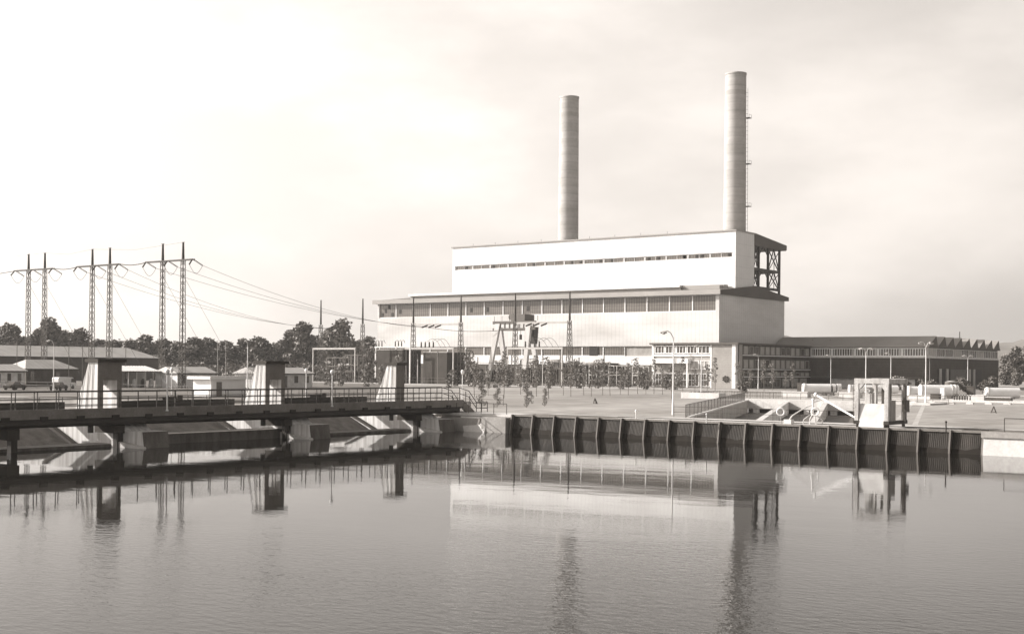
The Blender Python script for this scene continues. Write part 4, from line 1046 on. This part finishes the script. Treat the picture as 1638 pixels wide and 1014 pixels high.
for px, w_, top, l in ((540, 26, 572, 'rack of dark switchgear under the gantry beside the wood'), (566, 20, 568, 'narrow dark switchgear rack next to the first gantry mast'), (840, 22, 574, 'pale switchgear frame behind the crane legs'), (990, 26, 585, 'low switchgear frame right of the last gantry'), (918, 20, 583, 'pale switchgear frame beside the last gantry mast'), (958, 24, 580, 'tall switchgear frame among the trees before the hall'), (702, 20, 577, 'switchgear frame beside the middle blast wall'), (1024, 18, 586, 'smallest switchgear frame nearest the office front')):
    a, b = ony(px - w_ / 2, top, 287), ony(px + w_ / 2, top, 287)
    t = thing('switchgear_rack', l, 'switchgear', ((a.x + b.x) / 2, 287, GZ), 'switchgear racks in the yard')
    s = MB(); 
    for xx in (a.x, (a.x + b.x) / 2, b.x):
        for yy in (286, 288.5): s.bar((xx, yy, GZ), (xx, yy, a.z), .22)
    for z in (GZ + 3, (GZ + a.z) / 2 + 1, a.z):
        for yy in (286, 288.5): s.bar((a.x, yy, z), (b.x, yy, z), .25)
    s.build('frame', M['galv_light' if 'pale' in l or px > 900 else 'galv'], t)
    for i in range(4):
        xx = a.x + (b.x - a.x) * (i + .5) / 4; s = MB(); s.box(xx - .35, xx + .35, 286.4, 288.2, GZ + 1, GZ + 2.8 + i % 2); s.cone((xx, 287.2, GZ + 2.8 + i % 2), (xx, 287.2, a.z - .3), .2, .14, 8); s.build('breaker', M['ceramic'], t)
a, b = ony(601, 560, 274), ony(656, 560, 274); zb_ = ony(628, 554, 274).z
t = thing('busbar_portal', 'low white frame with insulators around the tall dark blast wall', 'gantry', ((a.x + b.x) / 2, 274, GZ))
m = MB(); m.box(a.x - .3, b.x + .3, 273.8, 274.2, zb_ - .4, zb_); m.build('beam', M['white_old'], t)
for xx in (a.x, b.x): m = MB(); m.box(xx - .2, xx + .2, 273.85, 274.15, GZ, zb_ - .4); m.build('leg', M['white_old'], t)
for q in (.05, .14, .23, .62, .71, .80):
    xx = a.x + (b.x - a.x) * q - .6; m = MB(); m.cone((xx, 274, zb_), (xx, 274, zb_ + 1.5), .2, .14, 8); m.tube([(xx, 274, zb_ + 1.5), (xx + .8, 274, zb_ + 1.75), (xx + 1.3, 274, zb_ + .9)], .07, 5); m.build('insulator', M['ceramic'], t)
IP = (650, 668, 689, 700, 724, 745, 764, 778, 818, 832, 868, 878, 896, 926, 938, 966)
for i, px in enumerate(IP):
    yy = 274 + (i * 37 % 11); q = ony(px, 600, yy); hh = 3.8 + (i * 53 % 7) * .75
    t = thing('insulator_post', '%s slender insulator post in the switchyard counted from the smallest hut' % ORD[i], 'post', (q.x, yy, GZ), 'insulator posts in the switchyard')
    m = MB(); m.bar((q.x, yy, GZ), (q.x, yy, GZ + hh), .22); m.build('pedestal', M['galv_light' if i % 3 else 'galv'], t)
    m = MB()
    for k_ in range(5): m.cone((q.x, yy, GZ + hh + .3 * k_), (q.x, yy, GZ + hh + .3 * k_ + .22), .22, .17, 8)
    m.build('insulator', M['ceramic'], t)
for i, (pa_, pb_, py) in enumerate(((660, 737, 585), (824, 911, 583), (737, 824, 577), (911, 1040, 588))):
    a, b = ony(pa_, py, 279), ony(pb_, py, 279); b.z = a.z
    m = MB(); m.tube([a.lerp(b, q / 8) - Vector((0, 0, .5 * math.sin(math.pi * q / 8))) for q in range(9)], .06, 5)
    tag(m.build('busbar', M['steel'], None, a), 'thin low busbar %s' % ('under the middle switchyard gantry', 'under the gantry beside the crane', 'slung between the two taller gantries', 'leading from the last mast towards the office')[i], 'cable', 'low busbars of the switchyard')
# yard boundary fence in front of the switchyard
railing('yard_fence', 'low mesh fence along the front of the switchyard', [(ony(505, 600, 262).x, 272.5, GZ), (ony(1060, 600, 262).x, 272.5, GZ)], 1.7, 44, M['galv'], rails=(1.0, .5), r=.035, cat='fence')

# ------------------------------------------------------------------ tall curved street lamps
def lamp_mesh(label, double=False):
    t = thing('street_lamp', label, 'street lamp', (0, 0, 0), 'tall curved lamps on the site')
    m = MB(); m.cone((0, 0, 0), (0, 0, 1.2), .13, .12, 10); m.cone((0, 0, 1.2), (0, 0, 7.4), .085, .06, 10); m.build('pole', M['white'], t)
    for sx in ((-1, 1) if double else (-1,)):
        m = MB(); pts = [(0, 0, 7.4), (sx * .05, 0, 7.9), (sx * .3, 0, 8.4), (sx * .65, 0, 8.62), (sx * .95, 0, 8.6)]
        m.tube(pts, .05, 7); m.build('arm', M['white_old'], t)
        m = MB(); m.cone((sx * .7, 0, 8.52), (sx * 1.35, 0, 8.42), .16, .1, 10); m.ball((sx * 1.0, 0, 8.38), .2, 10, squash=.7); m.build('lamp_head', M['galv_light'], t)
    return t
sl = lamp_mesh('tall white lamp with curved arm rising alone from the quay lawn'); sl.location = onz(1076.5, 663.5); sl.rotation_euler = (0, 0, math.radians(30))
dl = lamp_mesh('double-armed white lamp behind the rake machine', True); dl.location = ond(1385, 222); dl.rotation_euler = (0, 0, math.radians(20))
for px, D, l, rz in ((396, 186, 'curved lamp rising behind the bridge left of the middle hut', 30), (86, 215, 'curved lamp before the small sheds near the picture edge', 30), (1122, 211, 'slim curved lamp rising by the white planter', 30),
                     (1213, 322, 'slim curved lamp before the office windows', 30), (1425, 276, 'single curved lamp before the dark workshop brick', 30), (1487, 340, 'slim lamp at the workshop corner', 30), (1329, 322, 'thinnest lamp before the dark brick beside the office', 30)):
    copy_thing(sl, ond(px, D), l, math.radians(rz))
copy_thing(dl, ond(1548, 310), 'double-armed lamp before the workshop doors', math.radians(30))
copy_thing(dl, ond(1481, 184), 'tallest double-armed lamp standing on the lawn kerb before the workshop', math.radians(60), (1.0, 1.03))

# ------------------------------------------------------------------ white planter, blocks, pipes and gear in the works yard
p = ond(1121, 208)
t = thing('planter', 'low white planter wall on the lawn before the office', 'planter', p)
s = MB(); s.box(p.x - 3.4, p.x + 3.4, p.y - .3, p.y + .3, GZ, GZ + .95); s.box(p.x - 3.4, p.x - 2.9, p.y + .3, p.y + 2, GZ, GZ + .94); s.box(p.x + 2.9, p.x + 3.4, p.y + .3, p.y + 2, GZ, GZ + .94); s.build('wall', M['concrete'], t)
s = MB(); s.box(p.x - 2.9, p.x + 2.9, p.y + .3, p.y + 1.9, GZ, GZ + .8); s.build('soil', M['earth'], t)
s = MB(); leaves(s, (p.x, p.y + 1.0, GZ + .95), (2.7, .7, .25), 160, .12, 77, .1); s.build('foliage', M['leaf_pale'], t)
def pipe(px0, px1, D, top, r, label, rings, m='white'):
    a, b = ond(px0, D), ond(px1, D)
    zc = GZ + top - r
    d_ = (b - a).normalized()
    t = thing('concrete_pipe', label, 'pipe', a, 'large pale pipes in the works yard')
    av, bv = Vector((a.x, a.y, zc)), Vector((b.x, b.y, zc))
    s = MB(); n = 28
    s.cone(av, bv, r, r, n, cap=False); s.cone(av + d_ * .01, bv - d_ * .01, r * .86, r * .86, n, cap=False)
    for e, sg in ((av, 1), (bv, -1)):
        o = d_.orthogonal().normalized(); o2 = d_.cross(o); vs = []
        for rr in (r, r * .86):
            for i in range(n): q = 2 * math.pi * i / n; vs.append(e + (o * math.cos(q) + o2 * math.sin(q)) * rr)
        s.add(vs, [(i, (i + 1) % n, n + (i + 1) % n, n + i) for i in range(n)])
    s.build('barrel', M[m], t)
    for q in rings:
        c = av.lerp(bv, q); s = MB(); s.cone(c - d_ * .12, c + d_ * .12, r * 1.09, r * 1.09, n); s.build('flange', M['white_old'], t)
    L_ = (bv - av).length
    for q in (.2, .8):
        c = av.lerp(bv, q); s = MB(); s.box(c.x - .35, c.x + .35, c.y - .6, c.y + .6, GZ, zc - r * .8); s.build('cradle', M['concrete_mid'], t)
    c = bv; s = MB(); s.cone(bv - d_ * .4, bv - d_ * .35, r * .84, r * .84, n); s.build('end_plate', M['transformer'], t)
pipe(1284, 1328, 246, 2.15, .92, 'long white pipe with flanged end above the intake basin', (.06,))
pipe(1331, 1336, 246, 2.15, .9, 'first short dark-mouthed pipe ring beside the long white pipe', (), 'white_old')
pipe(1339, 1345, 245, 2.2, .9, 'second short pipe ring beside the long white pipe', (), 'white_old')
pipe(1358, 1436, 236, 2.1, .75, 'white pipe seen above the rake machine', (.02, .1, .75))
pipe(1452, 1471, 232, 2.0, .9, 'short white pipe joined to the longest pipe right of the rake machine', (.1,))
pipe(1473, 1532, 226, 2.35, 1.0, 'thickest white pipe right of the rake machine', (.0, .83, .92))
pipe(1577, 1630, 226, 1.95, .9, 'white pipe at the end of the works yard near the picture edge', (.05,))
def crate(px0, px1, D, h, dep, name, label, cat, m_, z=GZ, lid=None):
    a, b = ond(px0, D), ond(px1, D); w_ = (b - a).length
    t = thing(name, label, cat, (a + b) / 2, None, math.radians(30)); L_ = (a + b) / 2; L_.z = z; t.location = L_
    t.rotation_euler = (0, 0, 0)
    s = MB(); s.box(L_.x - w_ / 2, L_.x + w_ / 2, L_.y - dep / 2, L_.y + dep / 2, z, z + h); s.build('body', M[m_], t)
    s = MB(); s.box(L_.x - w_ / 2 - .06, L_.x + w_ / 2 + .06, L_.y - dep / 2 - .06, L_.y + dep / 2 + .06, z + h, z + h + .1); s.build('lid', M[lid or m_], t)
    return t
crate(1252, 1296, 222, .95, 1.5, 'concrete_block', 'long pale concrete block in front of the long white pipe', 'block', 'concrete')
crate(1344, 1378, 224, .9, 1.5, 'concrete_block', 'pale concrete block left of the rake machine portal', 'block', 'concrete')
crate(1491, 1504, 208, 1.0, 1.2, 'cable_box', 'dark ribbed box beneath the thickest pipe', 'box', 'transformer', lid='steel')
crate(1505.5, 1512, 209, 2.0, .8, 'cabinet', 'narrow white upright cabinet before the thickest pipe', 'cabinet', 'white')
crate(1548, 1559, 226, 2.1, 1.2, 'cabinet', 'dark square cabinet between the pipes', 'cabinet', 'transformer')
crate(1549, 1576, 214, .75, 1.4, 'concrete_block', 'pale low block beside the dark square cabinet', 'block', 'concrete')
crate(1277, 1284, 250, 2.2, 1.0, 'cabinet', 'dark cabinet at the end of the long white pipe', 'cabinet', 'transformer')
crate(1580, 1618, 210, .55, 1.4, 'pallet_stack', 'low dark stack under the pipe near the picture edge', 'stack', 'transformer', lid='concrete')
crate(1456, 1490, 214, .65, 1.4, 'concrete_block', 'pale low block under the short pipe', 'block', 'concrete')
t = thing('tank', 'grey round tank behind the thickest white pipe', 'tank', ond(1521, 260))
q = Vector(t.location); s = MB(); s.cone(q, q + Vector((0, 0, 2.6)), 1.15, 1.15, 24); s.build('shell', M['galv'], t)
s = MB(); s.cone(q + Vector((0, 0, 2.6)), q + Vector((0, 0, 2.85)), 1.2, .3, 24); s.build('lid', M['galv_light'], t)
for i in range(7):
    px = 1527 + i * 4.2; p = ond(px, 212)
    t = thing('valve', '%s small dark valve in the row beside the dark cabinet' % ORD[i], 'valve', p, 'small valves in a row')
    s = MB(); s.cone(p, p + Vector((0, 0, .75)), .12, .08, 8); s.build('body', M['steel'], t)
    s = MB(); s.ring(p + Vector((0, 0, .85)), .18, .035, (.3, -1, .2), 12, 6); s.build('handwheel', M['steel'], t)
for i in range(6):
    px = 1462 + i * 30; p = ond(px, 186.5)
    s = MB(); s.box(p.x - .5, p.x + .5, p.y - .25, p.y + .25, GZ, GZ + .28); s.box(p.x - .3, p.x + .3, p.y - .2, p.y + .2, GZ + .28, GZ + .34)
    tag(s.build('kerb_stone', M['concrete'], None, p), '%s pale kerb stone along the lawn right of the rake machine' % ORD[i], 'kerb stone', 'kerb stones on the lawn edge')

# ------------------------------------------------------------------ sheds and vehicles beyond the barrage
def shed(x0, x1, y0, y1, ze, zr, label, hip=3.0, wallm='brick', roofm='roof_light', ridge='y', name='shed', group='sheds in the yard', doors=()):
    t = thing(name, label, 'shed', ((x0 + x1) / 2, (y0 + y1) / 2, GZ), group)
    s = MB(); s.box(x0, x1, y0, y1, GZ - .2, ze); s.build('wall', M[wallm], t)
    o = .5; X0, X1, Y0, Y1 = x0 - o, x1 + o, y0 - o, y1 + o
    s = MB()
    if ridge == 'y':
        xm = (x0 + x1) / 2; v = [(X0, Y0, ze), (X1, Y0, ze), (X1, Y1, ze), (X0, Y1, ze), (xm, Y0 + hip, zr), (xm, Y1 - hip, zr)]
        f = [(0, 1, 4), (1, 2, 5, 4), (2, 3, 5), (3, 0, 4, 5), (3, 2, 1, 0)]
    else:
        ym = (y0 + y1) / 2; v = [(X0, Y0, ze), (X1, Y0, ze), (X1, Y1, ze), (X0, Y1, ze), (X0 + hip, ym, zr), (X1 - hip, ym, zr)]
        f = [(0, 1, 5, 4), (1, 2, 5), (2, 3, 4, 5), (3, 0, 4), (3, 2, 1, 0)]
    s.add(v, f); s.build('roof', M[roofm], t)
    s = MB(); s.box(X1 - .06, X1 + .06, Y0, Y1, ze - .22, ze + .04); s.build('gutter', M['steel'], t)
    for (a, b, z0, z1, m_) in doors:
        s = MB(); s.box(x1 + .01, x1 + .12, a, b, z0, z1); s.build('door' if z0 < GZ + .3 else 'window', M[m_], t)
    return t
pL, pR = onx(-30, 570, -320), onx(254, 572, -320)
shed(-336, -320, pL.y, pR.y, 8.3, 11.4, 'longest shed with pale roof and dark wall below the trees', 6, doors=[(pL.y + 8 + i * 7, pL.y + 11 + i * 7, 4.2, 6.0, 'glass') for i in range(6)])
def shed_px(px0, px1, py_e, D, ze_up, depth, label, **kw):
    """shed whose +x wall runs from px0 to px1, front corner at distance D"""
    p = ond(px0, D); x1 = p.x; y0 = p.y; y1 = onx(px1, py_e, x1).y
    nb_ = kw.pop('bays', 0)
    kw['doors'] = [(y0 + (y1 - y0) * (i + .3) / nb_, y0 + (y1 - y0) * (i + .62) / nb_, GZ + (.05 if i == nb_ // 2 else 1.0), GZ + ze_up - .5, 'glass' if i % 2 == 0 else 'transformer') for i in range(nb_)]
    return shed(x1 - depth, x1, y0, y1, GZ + ze_up, GZ + ze_up + kw.pop('rise', 1.3), label, **kw)
shed_px(42, 122, 590, 262, 3.6, 8, 'low shed with pale hipped roof before the longest shed', wallm='brick', roofm='roof_light', hip=3, rise=1.9, bays=4)
shed_px(-10, 40, 590, 248, 3.2, 7, 'white-walled low shed at the picture edge', wallm='white_old', roofm='roof_light', hip=.4, bays=3)
shed_px(284, 345, 590, 262, 3.0, 7, 'low white shed right of the largest pylon', wallm='white', roofm='roof_light', hip=.3, bays=3)
shed_px(412, 500, 590, 270, 3.0, 7, 'long pale shed right of the middle winch hut', wallm='white_old', roofm='roof_light', hip=.3, bays=5)
# striped open canopy
t = thing('canopy', 'open shelter with striped corrugated canopy right of the largest hut', 'shelter', ond(225, 258))
p = ond(193, 256); x1 = p.x; y0 = p.y; y1 = onx(259, 590, x1).y
s = MB(); n = 15
for i in range(n):
    ya2 = y0 + (y1 - y0) * i / n; yb2 = y0 + (y1 - y0) * (i + .5) / n
    s.hexa([(x1 - 5, ya2, GZ + 4.3), (x1, ya2, GZ + 3.3), (x1, yb2, GZ + 3.3), (x1 - 5, yb2, GZ + 4.3), (x1 - 5, ya2, GZ + 4.42), (x1, ya2, GZ + 3.42), (x1, yb2, GZ + 3.42), (x1 - 5, yb2, GZ + 4.42)])
s.build('corrugated_roof', M['white'], t)
s = MB(); s.hexa([(x1 - 5, y0, GZ + 4.15), (x1, y0, GZ + 3.15), (x1, y1, GZ + 3.15), (x1 - 5, y1, GZ + 4.15), (x1 - 5, y0, GZ + 4.28), (x1, y0, GZ + 3.28), (x1, y1, GZ + 3.28), (x1 - 5, y1, GZ + 4.28)]); s.build('roof_deck', M['roof_dark'], t)
s = MB(); s.box(x1 - 5.2, x1 - 5.0, y0, y1, GZ, GZ + 4.1); s.build('back_wall', M['fascia'], t)
for i in range(6):
    yy = y0 + (y1 - y0) * i / 5; s = MB(); s.box(x1 - .25, x1 - .1, yy - .08, yy + .08, GZ, GZ + 3.2); s.build('post', M['galv_light'], t)
for i in range(5):
    yy = y0 + (y1 - y0) * (i + .45) / 5
    s = MB(); s.cone((x1 - 2, yy, GZ), (x1 - 2, yy, GZ + 1.5), .55, .45, 12); s.cone((x1 - 2, yy, GZ + 1.5), (x1 - 2, yy, GZ + 1.8), .45, .15, 12)
    tag(s.build('drum', M['transformer' if i % 2 else 'white_old'], None, (x1 - 2, yy, GZ)), '%s drum stored under the striped canopy, from the hut side' % ORD[i], 'drum', 'drums under the striped canopy')
# white kiosk by the bridge
p = ond(338, 190); x1 = p.x; y0 = p.y; y1 = onx(393, 610, x1).y
t = thing('kiosk', 'white flat-roofed kiosk left of the middle winch hut', 'kiosk', (x1 - 2, (y0 + y1) / 2, GZ))
s = MB(); s.box(x1 - 4, x1, y0, y1, GZ, GZ + 2.6); s.build('wall', M['white'], t)
s = MB(); s.box(x1 - 4.6, x1 + .6, y0 - .7, y1 + .6, GZ + 2.6, GZ + 3.0); s.build('roof', M['white'], t)
s = MB(); s.box(x1 - 4.55, x1 + .55, y0 - .65, y1 + .55, GZ + 3.0, GZ + 3.06); s.build('roof_felt', M['roof_felt'], t)
s = MB(); s.box(x1 + .01, x1 + .06, y0 + 1, y0 + 2, GZ + .1, GZ + 2.2); s.build('door', M['glass'], t)
# vehicles
def vehicle(kind, loc, rz, label, paint):
    t = thing('parked_van' if kind == 'van' else 'parked_car', label, 'van' if kind == 'van' else 'car', (0, 0, 0), 'vehicles parked by the sheds')
    s = MB()
    if kind == 'van': prof = [(-2.2, .35), (2.2, .35), (2.25, 1.0), (1.9, 1.15), (1.5, 2.05), (1.2, 2.15), (-2.1, 2.15), (-2.25, 1.9)]
    else: prof = [(-2.1, .32), (2.1, .32), (2.15, .75), (1.9, .9), (.95, .98), (-1.3, .98), (-1.95, .92), (-2.15, .75)]
    s.prism([(a, -.8, z) for a, z in prof], (0, 1.6, 0)); s.build('body', M[paint], t)
    s = MB()
    if kind == 'van': s.prism([(1.46, -.78, 1.22), (1.82, -.78, 1.22), (1.52, -.78, 1.95), (1.0, -.78, 1.95), (.9, -.78, 1.22)], (0, -.06, 0)); s.prism([(1.46, .84, 1.22), (1.82, .84, 1.22), (1.52, .84, 1.95), (1.0, .84, 1.95), (.9, .84, 1.22)], (0, -.06, 0))
    else: s.prism([(.9, -.7, .97), (.35, -.66, 1.42), (-.9, -.66, 1.42), (-1.45, -.7, .97)], (0, 1.4, 0))
    s.build('window' if kind == 'van' else 'cabin', M['glass'], t)
    if kind == 'car': s = MB(); s.prism([(.3, -.64, 1.425), (.25, -.64, 1.47), (-.85, -.64, 1.47), (-.9, -.64, 1.425)], (0, 1.28, 0)); s.build('roof', M[paint], t)
    for a in (-1.35, 1.35):
        for b in (-.82, .82):
            s = MB(); s.cone((a, b - .1, .33), (a, b + .1, .33), .33, .33, 16); s.build('wheel', M['rubber'], t)
    t.location = loc; t.rotation_euler = (0, 0, rz)
    return t
vehicle('van', ond(103, 244), math.radians(100), 'white van parked before the low sheds', 'white')
vehicle('car', ond(94, 228), math.radians(125), 'dark car parked beside the white van', 'car_paint')
vehicle('car', ond(24, 228), math.radians(110), 'dark car parked at the white shed near the picture edge', 'car_paint')
# yard fence and poles beyond the barrage
railing('yard_fence', 'thin wire fence on the bank behind the barrage', [(-330, 150, GZ), (-96, 128, GZ)], 1.3, 60, M['galv'], rails=(1.0, .55), r=.03, cat='fence')
for px, D, h, l in ((27, 262, 9.5, 'thin dark pole left of the edge pylon'), (110, 262, 8.8, 'short dark pole between edge and middle pylon'), (132, 262, 8.5, 'short dark pole left of the largest hut'), (201, 262, 9.0, 'thin dark pole behind the striped canopy'),
                    (348, 290, 10.2, 'thin pale pole left of the curved lamp'), (361, 290, 10.0, 'second thin pale pole close to the curved lamp')):
    p = ond(px, D); m = MB(); m.cone(p, p + Vector((0, 0, h)), .09, .06, 7); m.ball(p + Vector((0, 0, h)), .1, 6)
    tag(m.build('pole', M['galv' if px < 300 else 'galv_light'], None, p), l, 'pole')

# ------------------------------------------------------------------ sky, sun, camera
SUN_AZ = math.atan2(-.446, -.895)            # direction towards the sun, seen from above
SUN_EL = math.radians(27)
sd = Vector((math.cos(SUN_EL) * math.cos(SUN_AZ), math.cos(SUN_EL) * math.sin(SUN_AZ), math.sin(SUN_EL)))
ld = bpy.data.lights.new('sun', 'SUN'); ld.energy = 4.2; ld.angle = math.radians(.6); ld.color = (1, .955, .91)
lo = bpy.data.objects.new('sun', ld); col.objects.link(lo); lo.rotation_euler = sd.to_track_quat('Z', 'Y').to_euler(); lo.location = (-100, -50, 120)
wd = bpy.data.worlds.new('World'); sc.world = wd; wd.use_nodes = True
N, L = wd.node_tree.nodes, wd.node_tree.links
bg = N['Background']; bg.inputs['Strength'].default_value = .15
sky = N.new('ShaderNodeTexSky'); sky.sky_type = 'NISHITA'; sky.sun_disc = False; sky.sun_elevation = SUN_EL
sky.sun_rotation = math.pi / 2 - SUN_AZ; sky.air_density = 1.0; sky.dust_density = 4.0; sky.ozone_density = 1.0
bw = N.new('ShaderNodeRGBToBW'); L.new(sky.outputs[0], bw.inputs[0])
tc = N.new('ShaderNodeTexCoord'); mp = N.new('ShaderNodeMapping'); mp.inputs['Scale'].default_value = (1.0, 1.0, 2.6)
L.new(tc.outputs['Generated'], mp.inputs['Vector'])
nz = N.new('ShaderNodeTexNoise'); nz.inputs['Scale'].default_value = 2.3; nz.inputs['Detail'].default_value = 7; nz.inputs['Roughness'].default_value = .55
L.new(mp.outputs[0], nz.inputs['Vector'])
mr = N.new('ShaderNodeMapRange'); mr.interpolation_type = 'SMOOTHSTEP'
mr.inputs['From Min'].default_value = .38; mr.inputs['From Max'].default_value = .68; mr.inputs['To Min'].default_value = 0.0; mr.inputs['To Max'].default_value = 1.0
L.new(nz.outputs['Fac'], mr.inputs['Value'])
# a bright veil of thin cloud low in the sky, clearer and darker overhead
cl = N.new('ShaderNodeMath'); cl.operation = 'MULTIPLY_ADD'; cl.inputs[1].default_value = 1.2; cl.inputs[2].default_value = 1.85
L.new(mr.outputs[0], cl.inputs[0])
sp_ = N.new('ShaderNodeSeparateXYZ'); L.new(tc.outputs['Generated'], sp_.inputs[0])
vz = N.new('ShaderNodeMapRange'); vz.interpolation_type = 'SMOOTHSTEP'
vz.inputs['From Min'].default_value = .25; vz.inputs['From Max'].default_value = .5; vz.inputs['To Min'].default_value = 1.0; vz.inputs['To Max'].default_value = 0.0
L.new(sp_.outputs['Z'], vz.inputs['Value'])
sg = N.new('ShaderNodeVectorMath'); sg.operation = 'DOT_PRODUCT'; sg.inputs[1].default_value = (math.cos(SUN_AZ) * .8, math.sin(SUN_AZ) * .8, 0); L.new(tc.outputs['Generated'], sg.inputs[0])
sa = N.new('ShaderNodeMath'); sa.operation = 'ADD'; sa.inputs[1].default_value = 1.0; L.new(sg.outputs['Value'], sa.inputs[0])      # the veil is brighter towards the sun
v0 = N.new('ShaderNodeMath'); v0.operation = 'MULTIPLY'; L.new(cl.outputs[0], v0.inputs[0]); L.new(sa.outputs[0], v0.inputs[1])
vm = N.new('ShaderNodeMath'); vm.operation = 'MULTIPLY'; L.new(v0.outputs[0], vm.inputs[0]); L.new(vz.outputs[0], vm.inputs[1])
ad = N.new('ShaderNodeMath'); ad.operation = 'ADD'; bk = N.new('ShaderNodeMath'); bk.operation = 'MULTIPLY'; bk.inputs[1].default_value = .6; L.new(bw.outputs[0], bk.inputs[0]); L.new(bk.outputs[0], ad.inputs[0]); L.new(vm.outputs[0], ad.inputs[1])
tn = N.new('ShaderNodeVectorMath'); tn.operation = 'SCALE'; tn.inputs[0].default_value = (1.0, .928, .865)
L.new(ad.outputs[0], tn.inputs['Scale']); L.new(tn.outputs[0], bg.inputs['Color'])

hz = MB(); hz.box(-3700, 3700, -700, 4700, -3, 96)
hm_ = bpy.data.materials.new('thin river haze'); hm_.use_nodes = True
hn = hm_.node_tree; hn.nodes.remove(hn.nodes['Principled BSDF'])
pv = hn.nodes.new('ShaderNodeVolumePrincipled'); pv.inputs['Color'].default_value = (.93, .92, .90, 1); pv.inputs['Density'].default_value = .00014; pv.inputs['Anisotropy'].default_value = .2
hn.links.new(pv.outputs[0], hn.nodes['Material Output'].inputs['Volume'])
tag(hz.build('haze', hm_), kind='stuff')
cd = bpy.data.cameras.new('camera'); cam = bpy.data.objects.new('camera', cd); col.objects.link(cam)
cd.sensor_width = 36; cd.lens = 36 * F / 1638; cd.shift_y = 81 / 1638; cd.clip_start = .5; cd.clip_end = 8000
yaw = math.atan2(SN, CS)
cam.matrix_world = Matrix.Translation((0, 0, H)) @ Matrix.Rotation(yaw, 4, 'Z') @ Matrix.Rotation(math.pi / 2, 4, 'X') @ Matrix.Rotation(ROLL, 4, 'Z')
sc.camera = cam
sc.view_settings.view_transform = 'Standard'; sc.view_settings.look = 'None'; sc.view_settings.exposure = .74; sc.view_settings.gamma = 1.0
sc.render.engine = 'CYCLES'; sc.cycles.max_bounces = 6; sc.cycles.use_denoising = True
